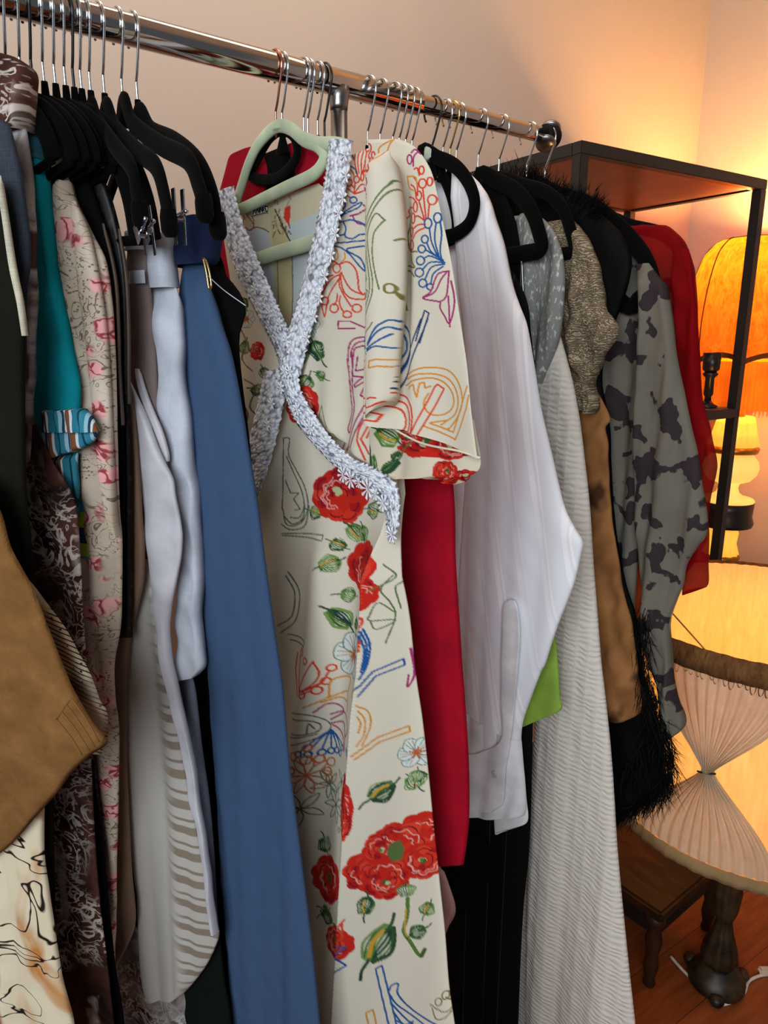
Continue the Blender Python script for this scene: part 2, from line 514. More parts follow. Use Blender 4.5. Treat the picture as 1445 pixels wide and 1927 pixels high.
lathe('fringe', [(rpx(102, 684), zpx(680) + .004), (rpx(103, 720), zpx(722)), (rpx(104, 765), zpx(764))], m_fringe, shd, 720, cap=False,
      rf=lambda a, f: 1 + .02*np.sign(np.sin(a*90))*(.3 + f) + .012*np.sin(a*17))
m_onyx = mat('glowing_stone', fn=shadecol((236, 186, 96), (250, 226, 160), 30), rough=.3, emit=((255, 205, 95), .75))
m_onyx2 = mat('fluted_glass', fn=shadecol((236, 170, 60), (250, 214, 120), 30), rough=.3, emit=((255, 190, 60), .8))
m_brass = mat('brass', (190, 130, 50), metal=.8, rough=.35)
def L1(name, pr, m, dx=0, rf=None, seg=60, cap=True):
    return lathe(name, [(rpx(a, b), zpx(b)) for a, b in pr], m, lamp1, seg, rf, cap)
L1('neck', [(14, 676), (14, 786)], m_brass)
L1('fluted_bell', [(30, 783), (34, 795), (38, 815), (44, 836), (40, 838)], m_onyx2, rf=lambda a, f: 1 + .04*np.sin(a*16))
L1('brass_collar', [(42, 838), (46, 842), (44, 850), (28, 852)], m_brass)
L1('stone_globe', [(20, 850), (36, 854), (46, 866), (49, 878), (46, 890), (36, 902), (20, 908)], m_onyx)
L1('stone_neck', [(20, 906), (17, 916), (20, 926), (34, 936)], m_onyx)
L1('bowl_disc', [(12, 934), (46, 937), (48, 940), (46, 943)], m_onyx)
L1('black_bowl', [(48, 941), (47, 955), (46, 968), (50, 980), (48, 986), (20, 990)], m_cs)
L1('fluted_column', [(20, 988), (26, 1000), (24, 1020), (30, 1040)], m_onyx2, rf=lambda a, f: 1 + .06*np.sin(a*12))
L1('brass_ring', [(30, 1040), (34, 1044), (32, 1050), (20, 1052)], m_brass)
lathe('foot_column', [(.02, zpx(1050)), (.022, .3), (.03, .12), (.1, .05), (.13, .02), (.13, 0), (.01, 0)], m_brass, lamp1, 40)
lamp_light('fringed_lamp_bulb', LX + np.array([0, 0, zpx(490)]), 34, (1.0, .55, .16), .03)

# ================================================================ large pleated lamp on the floor
PX = np.array([.75, 1.30, 0]); PZT, PZB = .902, .487
RTOP, RBOT = .285, .272
lamp2 = empty('pleated_lamp', PX); tag(lamp2, 'large cream pleated drum lamp with gathered swags and looped fringe on a carved stand', 'lamp')
def pl_r(f): return RTOP + (RBOT - RTOP)*f + .004*np.sin(PI*f)
m_liner = mat('shade_liner', fn=shadecol((226, 190, 128), (240, 208, 150), 22), rough=.95, trans=.42)
m_swag = mat('swag_chiffon', fn=shadecol((206, 186, 156), (220, 202, 174), 40), rough=.95, trans=.32)
m_band = mat('fringe_brown', fn=shadecol((92, 58, 30), (148, 104, 62), 90), rough=1., bump=.8, bdist=.004)
m_trim = mat('trim_braid', (150, 122, 84), rough=.95, bump=.5, bscale=300)
pr = [(pl_r(f), PZT + (PZB - PZT)*f) for f in np.linspace(0, 1, 14)]
shade2 = lathe('lamp_shade', pr, m_liner, lamp2, 480, cap=False, rf=lambda a, f: 1 + .006*np.sin(a*96 + 2*np.sin(a*7)) + .004*np.sin(a*43 + f*3))
NSW = 7
A0 = math.radians(-131)
for q in range(NSW):
    ac = A0 + q*2*PI/NSW
    nu, nv = 90, 40; V = []
    for i in range(nv):
        f = .06 + .9*i/(nv - 1)
        hw = (.06 + .94*abs(math.cos(PI*min(1, max(0, (f - .06)/.9*.97 + .015))))**1.15)*PI/NSW*.97
        hw = max(hw, .03)
        for j in range(nu):
            u = j/(nu - 1)*2 - 1
            a = ac + u*hw
            amp = .0022 + .0035*(1 - hw/(PI/NSW))
            r = pl_r(f) + .007 + .012*(1 - hw/(PI/NSW))*(1 - u*u) + amp*math.sin(u*PI*13 + .6*math.sin(7*u))
            V.append((r*math.cos(a), r*math.sin(a), PZT + (PZB - PZT)*f))
    Fc = [(i*nu + j, i*nu + j + 1, (i + 1)*nu + j + 1, (i + 1)*nu + j) for i in range(nv - 1) for j in range(nu - 1)]
    sw = mesh('pleated_swag', V, Fc, m_swag, shade2)
    zc = (PZT + (PZB - PZT)*.51); rc = pl_r(.51) + .016
    tube('gather_tie', [(rc*math.cos(ac + d) + .004*math.cos(ac)*(1 - abs(d)/.05), rc*math.sin(ac + d) + .004*math.sin(ac)*(1 - abs(d)/.05), zc + .004*d/.05) for d in (-.05, -.025, 0, .025, .05)], .0016, mat('dark_thread', (52, 40, 36)), sw, 6, up=(0, 0, 1))
def band(name, z0, z1, r0, r1, m, w=.006, seg=240, par=shade2):
    return lathe(name, [(r0, z0), (r0 + w, z0 - .002), (r1 + w*1.2, (z0 + z1)/2), (r1 + w, z1), (r1, z1)], m, par, seg, cap=False, rf=lambda a, f: 1 + .004*np.sin(a*70) + .003*np.sin(a*31 + 4*f))
band('rim_braid', PZT + .006, PZT - .035, RTOP + .004, RTOP + .006, m_band)
band('hem_braid', PZB + .012, PZB - .012, RBOT + .004, RBOT + .004, m_trim, .005)
V = []; Fc = []; rg = random.Random(4)
for q in range(170):                                     # looped fringe hanging under the rim braid
    a = q*2*PI/170 + rg.uniform(-.01, .01); zz = PZT - .032; rr = RTOP + .013; L = rg.uniform(.008, .018)
    o = len(V); n = 10
    for k in range(n + 1):
        th_ = PI*k/n; da = (math.cos(th_))*.014; dz = -math.sin(th_)*L
        for s in (-1, 1):
            V.append(((rr + s*.0012)*math.cos(a + da + s*.002), (rr + s*.0012)*math.sin(a + da + s*.002), zz + dz + s*.0012))
    for k in range(n): Fc.append((o + 2*k, o + 2*k + 1, o + 2*k + 3, o + 2*k + 2))
tag(mesh('loop_fringe', V, Fc, m_band, shade2), None, None, kind='stuff')
m_wire = mat('shade_wire', (96, 78, 52), rough=.5)
for q in range(3):
    a = A0 + .35 + q*2*PI/3
    tube('spider_wire', [(.012*math.cos(a), .012*math.sin(a), PZT - .2), (RTOP*.98*math.cos(a), RTOP*.98*math.sin(a), PZT - .008)], .0018, m_wire, shade2, 8, up=(0, 0, 1))
m_antique = mat('antique_bronze', fn=lambda g: g.ramp(g.noise(g.ob(), 24, 4), [(.35, (18, 14, 10)), (.7, (70, 56, 36))]), rough=.45, metal=.35, spec=.5)
sz = [(.012, PZT - .3), (.012, .5), (.02, .49), (.045, .47), (.05, .455), (.03, .44), (.016, .42), (.024, .39), (.02, .36), (.013, .34), (.02, .3), (.028, .25), (.024, .2), (.016, .17), (.022, .14), (.034, .1), (.038, .07), (.03, .055)]
lathe('stand', sz, m_antique, lamp2, 40, rf=lambda a, f: 1 + (.06*np.sin(a*8) if f > .25 else 0*a))
lathe('foot', [(.026, .058), (.034, .05), (.05, .034), (.06, .018), (.06, .006), (.056, 0), (.01, 0)], m_antique, lamp2, 48)
for q in range(3):
    a = A0 + .3 + q*2*PI/3
    bm_ = lathe('foot_knob', [(.002, 0), (.012, .003), (.016, .012), (.012, .022), (.002, .025)], m_antique, lamp2, 20, c=(.062*math.cos(a), .062*math.sin(a)))
lathe('bulb', [(.012, PZT - .3), (.02, PZT - .29), (.03, PZT - .26), (.03, PZT - .245), (.02, PZT - .215), (.012, PZT - .2)], mat('bulb_glass', (255, 220, 160), emit=((255, 190, 100), 8)), lamp2, 24)
lamp_light('pleated_lamp_bulb', PX + np.array([.0, .0, PZT - .17]), 6.5, (1.0, .56, .19), .03)

# ================================================================ low stool, cable
st = np.array([.585, 1.255, 0])
stool = empty('wooden_stool', st, YAW); tag(stool, 'low dark wooden stool on the floor behind the pleated lamp stand', 'stool')
m_dwood = mat('dark_wood', fn=lambda g: g.ramp(g.noise(g.ob(1, 6, 1), 10, 4, .5), [(.3, (26, 15, 8)), (.7, (58, 35, 17))]), rough=.5)
m_dark = mat('dark_paint', (22, 18, 15), rough=.6)
box('seat', (-.15, .16, .205), (.3, .3, .03), m_dwood, stool, .006)
for x in (-.275, -.025):
    for y in (.035, .285):
        lathe('leg', [(.02, .19), (.022, .17), (.012, .155), (.019, .12), (.013, .08), (.017, .05), (.011, .02), (.014, .005), (.012, 0), (.001, 0)], m_dwood, stool, 20, c=(x, y))
box('apron', (-.15, .03, .165), (.25, .012, .05), m_dark, stool, .002)
box('apron', (-.02, .16, .165), (.012, .25, .05), m_dark, stool, .002)
cab = [at_z(x, y, .004) for x, y in ((1262, 1800), (1285, 1826), (1310, 1850), (1330, 1872), (1352, 1890), (1380, 1884), (1400, 1868), (1408, 1848), (1424, 1838), (1445, 1834), (1490, 1836))]
cable = tube('power_cable', cab, .0036, mat('white_plastic', (206, 196, 186), rough=.5), None, 8, up=(0, 0, 1))
tag(cable, 'white power cable curving over the wooden floor around the lamp stand', 'cable')
swp = at_z(1447, 1832, 0)
box('switch', swp + np.array([0, 0, .008]), (.05, .02, .014), mat('white_plastic'), cable, .005)

print('CU', CU, SW, SD, (LX[:2]-SO[:2])@UA[:2], (LX[:2]-SO[:2])@VA[:2], rpx(112,590))

# ================================================================ hangers
m_velvet = mat('black_velvet', (4, 4, 4), rough=1., sheen=.02, vary=.15)
m_gvel = mat('green_velvet', (178, 192, 160), rough=1., sheen=.3, bump=.2, bscale=1500, bdist=.0006)
m_hook = mat('hook_chrome', (200, 205, 210), metal=1., rough=.16, vary=0)
m_hookb = mat('hook_black', (22, 22, 24), rough=.35, vary=0, spec=.5)
m_hookg = mat('hook_gold', (205, 180, 120), metal=1., rough=.2, vary=0)
m_hookc = mat('hook_copper', (190, 130, 110), metal=1., rough=.2, vary=0)
def hook(t, h, m, tip=.0):
    rr = .0165 if t < TS else .0125
    R_ = .0195
    cz = rr + .0018 - R_
    pts = [(R_*math.cos(a), 0, cz + R_*math.sin(a)) for a in np.radians(np.linspace(218 + tip, -28, 16))]
    pts += [(.006, 0, -.04), (.0008, 0, -.05), (0, 0, -.055), (0, 0, -.082)]
    o = tube('hook', pts, .0016, m, h, 8, up=(0, 1, 0), k=4)
    return o
NEAR = [(0, -.094), (.03, -.1), (.075, -.118), (.12, -.148), (.15, -.185), (.163, -.228)]
def hanger(t, label, near=1., far=1., hm=None, bm=None, trace=None, closed=False, bar=None, w=.0105, d=.0045, group=None, knob=False, lean=0.):
    h = root('clothes_hanger', t, label, 'hanger', group)
    hook(t, h, hm or m_hook)
    bm = bm or m_velvet
    tube('neck', [(0, 0, -.07), (0, 0, -.082), (0, 0, -.1)], .0042, bm, h, 12, ry=.0042, taper=[.8, 1, 2.2])
    if trace:
        P = [in_plane(t, *q) for q in trace]
        P = [(float(a), 0, float(b)) for a, b in P]
        if not closed:
            P = [(-n*.9*far, 0, z) for n, _, z in P[:0:-1]] + P
        tube('body', P, w, bm, h, 12, closed=closed, ry=d)
    else:
        sw = swing(t); cs, sn = math.cos(sw), math.sin(sw); zk = .45 if near < .4 and t < 0 else 1
        P = [(-n*far, z) for n, z in NEAR[:0:-1]] + [(n*near, -.094 + (z + .094)*zk) for n, z in NEAR]
        P = [(n*cs, n*sn, z) for n, z in P]
        tube('body', P, w, bm, h, 12, ry=d, up=(-sn, cs, 0))
        tube('bar', [P[0], P[-1]], .005, bm, h, 8, ry=.0035, up=(-sn, cs, 0))
    if bar:
        P = [in_plane(t, *q) for q in bar]
        tube('bar', [(float(a), 0, float(b)) for a, b in P], w*.95, bm, h, 12, ry=d*1.1)
    if knob:
        for s in (-.9*far, 1):
            e = in_plane(t, *trace[-1]); x, z = float(e[0])*s, float(e[1])
            tube('end_knob', [(x, 0, z + .012), (x, 0, z + .004), (x + .001*s, 0, z - .008), (x + .001*s, 0, z - .014)], .0095, bm, h, 14, ry=.0085, taper=[.85, 1, 1, .6])
    return h
m_clip = mat('clip_steel', (190, 195, 200), metal=1., rough=.18, vary=0)
def clip(h, t, top, bot, w=.012):
    a = in_plane(t, *top); b = in_plane(t, *bot)
    ax = Vector((float(b[0] - a[0]), 0, float(b[1] - a[1]))); L = ax.length; ax.normalize()
    c = (Vector((float(a[0]), 0, float(a[1]))) + Vector((float(b[0]), 0, float(b[1]))))/2
    sd = Vector((ax.z, 0, -ax.x))
    r = empty('clip'); r.parent = h; r.location = (0, 0, 0)
    for s in (-1, 1):
        box('jaw', c + Vector((0, s*.0048, 0)), (w, .0012, L), m_clip, r, .0004, ax=(sd, Vector((0, 1, 0)), ax))
    tube('spring', [c + Vector((0, -.0045, 0)), c + Vector((0, .0045, 0))], .0042, m_clip, r, 12, up=(0, 0, 1))
    tube('swivel', [c - ax*.002 + sd*.004, c - ax*.004 - sd*.02], .0022, m_clip, r, 8)
    return r
GL = 'hangers crowded at the left end of the rail'
T = {}
for px, near, lab, hm in ((16, .3, 'hanger with silver hook rising from the brown print collar, leftmost on the rail', m_hook),
                          (42, .35, 'silver hooked hanger second from the left, just right of the brown print collar', m_hook),
                          (63, .35, 'black hooked hanger between two silver hooks above the teal shirt', m_hookb),
                          (85, .35, 'silver hooked black hanger just right of the leftmost black hook', m_hook),
                          (106, .3, 'silver hooked black hanger above the rose print blouse shoulder', m_hook),
                          (125, .35, 'silver hooked black hanger close to the left of the second black hook', m_hook),
                          (141, .42, 'second black hooked hanger of the left crowd, between silver hooks', m_hookb),
                          (155, .5, 'silver hooked black hanger just right of the second black hook', m_hook)):
    hanger(t_of(px), lab, near, 1., hm, group=GL)
t = t_of(172); T[172] = t
h = hanger(t, 'black skirt hanger with curved arm, fourth from right of the left crowd', trace=[(172, 198), (186, 232), (222, 282), (248, 318), (256, 362), (263, 402)], knob=True, group=GL); clip(h, t, (262, 424), (271, 456), .01)
t = t_of(198); T[198] = t
h = hanger(t, 'black skirt hanger with bent hook clipping the white trousers', trace=[(200, 200), (218, 242), (258, 284), (292, 312), (308, 362), (318, 418)], knob=True, group=GL); clip(h, t, (272, 386), (284, 480), .007)
t = t_of(232); T[232] = t
h = hanger(t, 'black skirt hanger clipping the blue linen trousers, second from right of the left crowd', trace=[(233, 190), (250, 232), (300, 272), (352, 300), (372, 345), (384, 390)], knob=True, group=GL); clip(h, t, (334, 355), (340, 462), .009)
t = t_of(260); T[260] = t
h = hanger(t, 'black curved hanger at the right end of the left crowd, against the bare wall', trace=[(262, 210), (285, 246), (330, 268), (372, 305), (398, 362), (409, 424)], knob=True, group=GL)
# pale green velvet hanger holding the floral dress
TG = t_of(520)
h = root('clothes_hanger', TG, 'pale green velvet hanger with copper hook inside the floral dress neckline', 'hanger')
hook(TG, h, m_hookc)
gp = [(525, 237), (505, 250), (484, 275), (468, 308), (456, 345), (447, 375), (446, 394), (462, 390), (495, 374), (540, 352), (585, 331), (604, 312), (610, 290), (596, 273), (572, 263), (548, 243)]
tube('body', [(float(a), 0, float(b)) for a, b in (in_plane(TG, *q) for q in gp)], .0082, m_gvel, h, 14, closed=True, ry=.005)
tube('neck', [(float(in_plane(TG, 527, 226)[0]), 0, float(in_plane(TG, 527, 226)[1])), (float(in_plane(TG, 527, 244)[0]), 0, float(in_plane(TG, 527, 244)[1]))], .009, m_gvel, h, 12, ry=.0055, taper=[.6, 1.5])
tube('shoulder_arm', [(float(a), 0, float(b)) for a, b in (in_plane(TG, *q) for q in ((575, 263), (600, 271), (630, 272), (655, 278)))], .0085, m_gvel, h, 12, ry=.005)
tube('bar', [(float(a), 0, float(b)) for a, b in (in_plane(TG, *q) for q in ((478, 490), (520, 476), (565, 463), (612, 448)))], .0095, m_gvel, h, 14, ry=.0055)
# middle and right hangers
GM = 'hangers in the middle of the rail'
hanger(t_of(524) + .006, 'silver hooked hanger close behind the copper hook of the green hanger', group=GM, trace=[(526, 246), (506, 262), (486, 298), (472, 332), (520, 335), (556, 300), (556, 264), (542, 248)], closed=True, w=.007)
for px, lab, hm in ((572, 'silver hooked hanger, first of the four beside the rack post', m_hook), (580, 'silver hooked hanger, second of the four beside the rack post', m_hook),
                    (598, 'silver hooked hanger, third of the four beside the rack post', m_hook), (611, 'black hooked hanger right against the rack post', m_hookb)):
    hanger(t_of(px), lab, .3, .75, hm, group=GM)
GR = 'hangers over the dress shoulder'
for px, lab in ((692, 'silver hooked hanger first to the right of the rack post'), (715, 'silver hooked hanger second to the right of the rack post'),
                (739, 'silver hooked hanger third right of the rack post, first of the close four'), (751, 'silver hooked hanger second of the close four over the dress shoulder'),
                (763, 'silver hooked hanger third of the close four over the dress shoulder'), (775, 'silver hooked hanger last of the close four over the dress shoulder')):
    hanger(t_of(px), lab, .25, .8, group=GR)
m_knobg = mat('sage_plastic', (178, 190, 172), rough=.5)
t = t_of(813); T[813] = t
h = hanger(t, 'wide black velvet hanger with black hook beside the dress sleeve', hm=m_hookb, trace=[(790, 292), (826, 298), (858, 314), (882, 345), (893, 382), (884, 418), (862, 438), (838, 446), (812, 444)], closed=True, w=.0105)
tube('shoulder_pad', [(float(a), 0, float(b)) for a, b in (in_plane(t, *q) for q in ((803, 278), (808, 290), (810, 300)))], .011, m_knobg, h, 12, ry=.008, taper=[.5, 1, .8])
t = t_of(833); T[833] = t
hanger(t, 'black velvet hanger inside the wide black hanger, over the white shirt', trace=[(806, 302), (826, 320), (842, 352), (853, 388), (858, 424), (852, 450), (830, 452), (806, 448)], closed=True, w=.0085)
hanger(t_of(846), 'gold hooked hanger between silver hooks above the white shirt', .25, .9, m_hookg)
hanger(t_of(858), 'silver hooked hanger just right of the gold hook above the white shirt', .3, .9)
t = t_of(899); T[899] = t
hanger(t, 'black velvet hanger with rounded end over the silver grey cardigan', trace=[(898, 336), (940, 344), (975, 364), (1000, 398), (1014, 438), (1018, 468), (990, 476), (955, 481), (920, 480)], closed=True, w=.0125)
t = t_of(938); T[938] = t
hanger(t, 'black velvet hanger with rounded end over the crochet top', trace=[(938, 344), (990, 350), (1030, 364), (1058, 392), (1073, 432), (1080, 470), (1056, 479), (1020, 482)], closed=True, w=.0105)
t = t_of(990); T[990] = t
hanger(t, 'black velvet hanger with rounded end over the spotted blouse, rising behind the fur collar', trace=[(1000, 352), (1050, 366), (1110, 386), (1160, 422), (1203, 470), (1224, 512), (1226, 544), (1204, 560), (1160, 560)], closed=True, w=.0125)
t = t_of(1024); T[1024] = t
hanger(t, 'last hanger at the rail end, inside the sheer red top', trace=[(1130, 412), (1190, 426), (1240, 438), (1268, 456), (1284, 484), (1288, 512), (1278, 530), (1256, 536), (1200, 530)], closed=True, w=.010, d=.004)

# ================================================================ fabrics
def plain(c, s=None, wv=0.):
    def f(g):
        v = g.uv()
        n = g.noise(v, 18, 4)
        a = tuple(int(x*.9) for x in c); b = tuple(min(255, int(x*1.06)) for x in c)
        col = g.mix(g.step(n, .3, .7), a, b)
        w1 = g.noise(g.uv(1, .06), 900, 2); w2 = g.noise(g.uv(.06, 1), 900, 2)
        w = g.m('ADD', w1, w2)
        if wv: col = g.mix(g.step(w, .75, 1.3), g.mix(wv, col, (0, 0, 0)), g.mix(wv*1.5, col, tuple(min(255, int(x*1.3)) for x in c)))
        return col, w
    return f
def fab(name, c, wv=.06, rough=.9, bump=.25, bd=.0006, **k):
    return mat(name, fn=plain(c, wv=wv), rough=rough, bump=bump, bdist=bd, **k)
def paisley(dark, mid, light, sc=16):
    def f(g):
        v = g.uv()
        big = g.noise(v, 7, 3, 1.5)
        base = g.ramp(big, [(.38, dark), (.52, mid), (.66, dark)])
        l = g.lines(v, sc, 5, .16, 3, 2.2)
        l2 = g.lines(v, sc*2.4, 4, .14, 2, 1.5)
        pat = g.step(g.noise(v, 6, 2), .44, .56)
        ln = g.m('MULTIPLY', g.m('MAXIMUM', l, g.m('MULTIPLY', l2, .7)), pat)
        col = g.mix(ln, base, light)
        wh = g.step(g.noise(g.uv(1, .6), 9, 4, 1), .62, .68)
        return g.mix(g.m('MULTIPLY', wh, .75), col, light)
    return f
m_paisley = mat('feather_print', fn=paisley((38, 24, 22), (84, 52, 44), (206, 192, 182)), rough=.75)
m_mottle = mat('mottled_print', fn=lambda g: g.ramp(g.noise(g.uv(1, .5), 26, 5, 1.5), [(.36, (98, 84, 80)), (.5, (196, 192, 190)), (.62, (92, 62, 58))]), rough=.75)
def rosefn(g):
    v = g.uv()
    base = g.mix(g.step(g.noise(v, 9, 3), .35, .65), (184, 168, 146), (212, 198, 180))
    vv = g.n('VectorMath', {0: v, 1: g.n('VectorMath', {0: g.noise(v, 30, 2, out=1), 3: .03}, operation='SCALE').outputs[0]}, operation='ADD').outputs[0]
    d = g.vor(vv, 32)
    rose = g.step(d, .46, .34)
    pick = g.step(g.noise(v, 9, 1), .36, .42)
    rose = g.m('MULTIPLY', rose, pick)
    petals = g.lines(v, 60, 3, .2, 2, .6)
    rc = g.mix(petals, g.mix(g.noise(v, 70, 2), (222, 138, 138), (240, 190, 184)), (150, 62, 66))
    dots = g.m('MULTIPLY', g.step(g.vor(v, 260), .34, .22), g.step(g.noise(v, 14, 1), .5, .55))
    scr = g.m('MULTIPLY', g.lines(v, 30, 5, .1, 1, 2.5), g.step(g.noise(g.uv(1, 1), 12, 1), .38, .46))
    c = g.mix(g.m('MULTIPLY', g.m('MAXIMUM', dots, scr), .8), base, (92, 68, 52))
    tint = g.step(g.noise(v, 4.2, 2), .55, .7)
    return g.mix(rose, g.mix(g.m('MULTIPLY', tint, .35), c, (150, 112, 84)), rc)
m_rose = mat('rose_print', fn=rosefn, rough=.8, bump=.1, bscale=700)
def smear(g):
    v = g.uv(); x = g.xyz(v)
    wob = g.m('MULTIPLY', g.noise(g.uv(1, 2), 7, 2), .014)
    f = g.m('FRACT', g.m('MULTIPLY', g.m('ADD', g.m('ADD', x[1], wob), g.m('MULTIPLY', x[0], .1)), 24.))
    st = g.m('MAXIMUM', g.step(g.m('ABSOLUTE', g.m('SUBTRACT', f, .3)), .17, .13), g.step(g.m('ABSOLUTE', g.m('SUBTRACT', f, .72)), .07, .04))
    edge = g.step(g.m('ADD', x[0], g.m('MULTIPLY', g.noise(g.uv(1, 8), 9, 2), .03)), .012, .034)
    return g.mix(g.m('MULTIPLY', st, edge), g.mix(g.noise(v, 8, 3), (172, 167, 158), (190, 186, 178)), (134, 122, 106))
m_smear = mat('smeared_stripe', fn=smear, rough=.7, bump=.1)
def suede(g):
    v = g.uv()
    n = g.noise(v, 24, 6, .3, .65)
    return g.ramp(n, [(.3, (112, 78, 42)), (.55, (132, 93, 52)), (.75, (148, 108, 64))]), g.noise(g.uv(1, .5), 26, 6, 1.5, .7)
m_suede = mat('tan_suede', fn=suede, rough=.95, bump=.7, bdist=.004)
def scenic(g):
    v = g.uv()
    base = g.ramp(g.noise(g.uv(1, .6), 8, 3, 1), [(.35, (190, 128, 66)), (.46, (220, 206, 176)), (.6, (226, 214, 186)), (.68, (150, 96, 54))])
    ln = g.lines(v, 9, 3.2, .035, 2, 1.4)
    bl = g.step(g.noise(v, 11, 3), .64, .68)
    return g.mix(ln, g.mix(bl, base, (112, 98, 98)), (36, 28, 24))
m_scenic = mat('scenic_print', fn=scenic, rough=.75)
def music(g):
    v = g.uv(); x = g.xyz(v)
    q = g.m('FRACT', g.m('MULTIPLY', g.m('ADD', x[1], g.m('MULTIPLY', x[0], .35)), 190.))
    ln = g.m('MULTIPLY', g.step(g.m('ABSOLUTE', g.m('SUBTRACT', q, .5)), .18, .1), g.step(g.noise(v, 14, 1), .42, .5))
    nt = g.m('MULTIPLY', g.step(g.vor(v, 130), .22, .12), g.step(g.noise(v, 14, 1), .45, .5))
    base = g.ramp(g.noise(v, 12, 4, 1), [(.35, (118, 92, 74)), (.5, (198, 182, 156)), (.7, (176, 140, 104))])
    return g.mix(g.m('MAXIMUM', ln, nt), base, (42, 34, 30))
m_music = mat('sheet_music_print', fn=music, rough=.75)
def seer(g):
    v = g.uv()
    wv = g.wave(g.uv(1, 1), 34, 5.5, 2, 1.2, 'Y')
    cord = g.m('ABSOLUTE', g.m('SINE', g.m('MULTIPLY', g.xyz(v)[0], 150.)))
    h = g.m('MULTIPLY', wv, g.m('ADD', .35, cord))
    return g.mix(g.m('MULTIPLY', wv, .35), (216, 208, 196), (228, 221, 210)), h
m_seer = mat('seersucker', fn=seer, rough=.95, bump=.45, bdist=.003)
def crochet(g):
    v = g.uv()
    d = g.n('VectorMath', {0: v, 1: g.n('VectorMath', {0: g.noise(v, 18, 2, out=1), 3: .05}, operation='SCALE').outputs[0]}, operation='ADD').outputs[0]
    w = g.wave(d, 90, 9, 3, 3, 'Y'); k = g.vor(g.n('VectorMath', {0: d, 1: (1, .55, 1)}, operation='MULTIPLY').outputs[0], 150)
    h = g.m('SUBTRACT', g.m('MULTIPLY', w, .8), g.m('MULTIPLY', k, .5))
    c = g.ramp(h, [(-.0, (112, 96, 76)), (.3, (160, 144, 118)), (.7, (190, 174, 146))])
    gl = g.step(g.noise(v, 420, 1), .66, .72)
    return g.mix(gl, c, (236, 222, 190)), h
m_crochet = mat('gold_crochet', fn=crochet, rough=.7, bump=.8, bdist=.003)
def spots(g):
    v = g.uv()
    n = g.noise(v, 24, 2, .3); j = g.noise(g.uv(1, .35), 160, 2)
    f = g.m('ADD', n, g.m('MULTIPLY', g.m('SUBTRACT', j, .5), .09))
    return g.mix(g.step(f, .545, .56), g.mix(g.noise(v, 9), (100, 95, 84), (120, 114, 102)), g.mix(g.noise(v, 24), (36, 30, 33), (62, 52, 54)))
m_spots = mat('spotted_print', fn=spots, rough=.75)
def stripes_white(g):
    v = g.uv(); x = g.xyz(v)
    f = g.m('FRACT', g.m('MULTIPLY', g.m('ADD', x[0], g.m('MULTIPLY', x[1], .17)), 28.))
    st = g.m('MAXIMUM', g.step(g.m('ABSOLUTE', g.m('SUBTRACT', f, .4)), .11, .08), g.step(g.m('ABSOLUTE', g.m('SUBTRACT', f, .62)), .045, .03))
    return g.mix(g.m('MULTIPLY', st, g.step(g.noise(g.uv(1, .3), 9, 1), .4, .55)), (238, 240, 245), (255, 255, 255)), st
m_white = mat('white_striped_cotton', fn=stripes_white, rough=.6, bump=.15, bdist=.0008)
def knit_band(g):
    x = g.xyz(g.uv())
    f = g.m('FRACT', g.m('MULTIPLY', x[1], 14.))
    return g.ramp(f, [(0, (22, 70, 120)), (.25, (168, 196, 60)), (.52, (40, 150, 190)), (.74, (160, 190, 70)), (.97, (16, 40, 52))], 'CONSTANT')
m_knit = mat('striped_knit', fn=knit_band, rough=.9, bump=.5, bscale=500)
def cuffs(g):
    x = g.xyz(g.uv())
    f = g.m('FRACT', g.m('MULTIPLY', x[0], 38.))
    return g.ramp(f, [(0, (210, 216, 220)), (.06, (126, 82, 58)), (.32, (214, 218, 222)), (.38, (44, 122, 142)), (.6, (26, 60, 76)), (.68, (52, 130, 150)), (.84, (150, 190, 206)), (.93, (30, 66, 84))], 'CONSTANT')
m_cuff = mat('striped_cuff_cotton', fn=cuffs, rough=.85, bump=.2)
def sequin(c1, c2):
    def f(g):
        n = g.noise(g.uv(1, .3), 300, 2)
        return g.mix(g.step(n, .55, .7), c1, c2)
    return f
m_silver = mat('silver_lurex', fn=sequin((128, 130, 126), (206, 204, 196)), rough=.5, bump=.4, bscale=800, spec=.5)
m_pin = mat('pinstripe_black', fn=lambda g: g.mix(g.step(g.m('ABSOLUTE', g.m('SUBTRACT', g.m('FRACT', g.m('MULTIPLY', g.xyz(g.uv())[0], 26.)), .5)), .03, .015), (10, 10, 10), (44, 44, 42)), rough=.8)
m_fur = mat('black_fur', (6, 6, 6), rough=.7, spec=.35)
m_hide = mat('tan_hide', fn=lambda g: g.mix(g.step(g.noise(g.uv(1, .5), 13, 3), .56, .62), g.ramp(g.noise(g.uv(), 14, 4), [(.3, (128, 84, 48)), (.7, (164, 114, 68))]), (70, 44, 26)), rough=.8, bump=.3, bscale=60)
m_redsheer = mat('red_sheer', fn=plain((148, 8, 16), wv=.04), rough=.8, trans=.3, clear=.16)
m_red = fab('red_wool', (158, 12, 34), wv=.04)
m_teal = fab('teal_jersey', (14, 150, 164), wv=.05)
m_slate = fab('slate_knit', (58, 64, 74), wv=.2)
m_black = fab('black_cloth', (8, 8, 8), wv=.1)
m_olive = fab('dark_olive_cloth', (24, 24, 18), wv=.1)
m_cream = fab('cream_trim', (196, 190, 168), wv=.15)
m_taupe = mat('taupe_satin', fn=plain((122, 96, 76), wv=.03), rough=.5, sheen=.2)
m_pale = mat('pale_satin', fn=plain((196, 194, 200), wv=.02), rough=.42, sheen=.2)
m_mauve = mat('mauve_grey_cloth', fn=plain((132, 116, 112), wv=.06), rough=.7)
m_wcot = fab('white_cotton', (194, 199, 210), wv=.05)
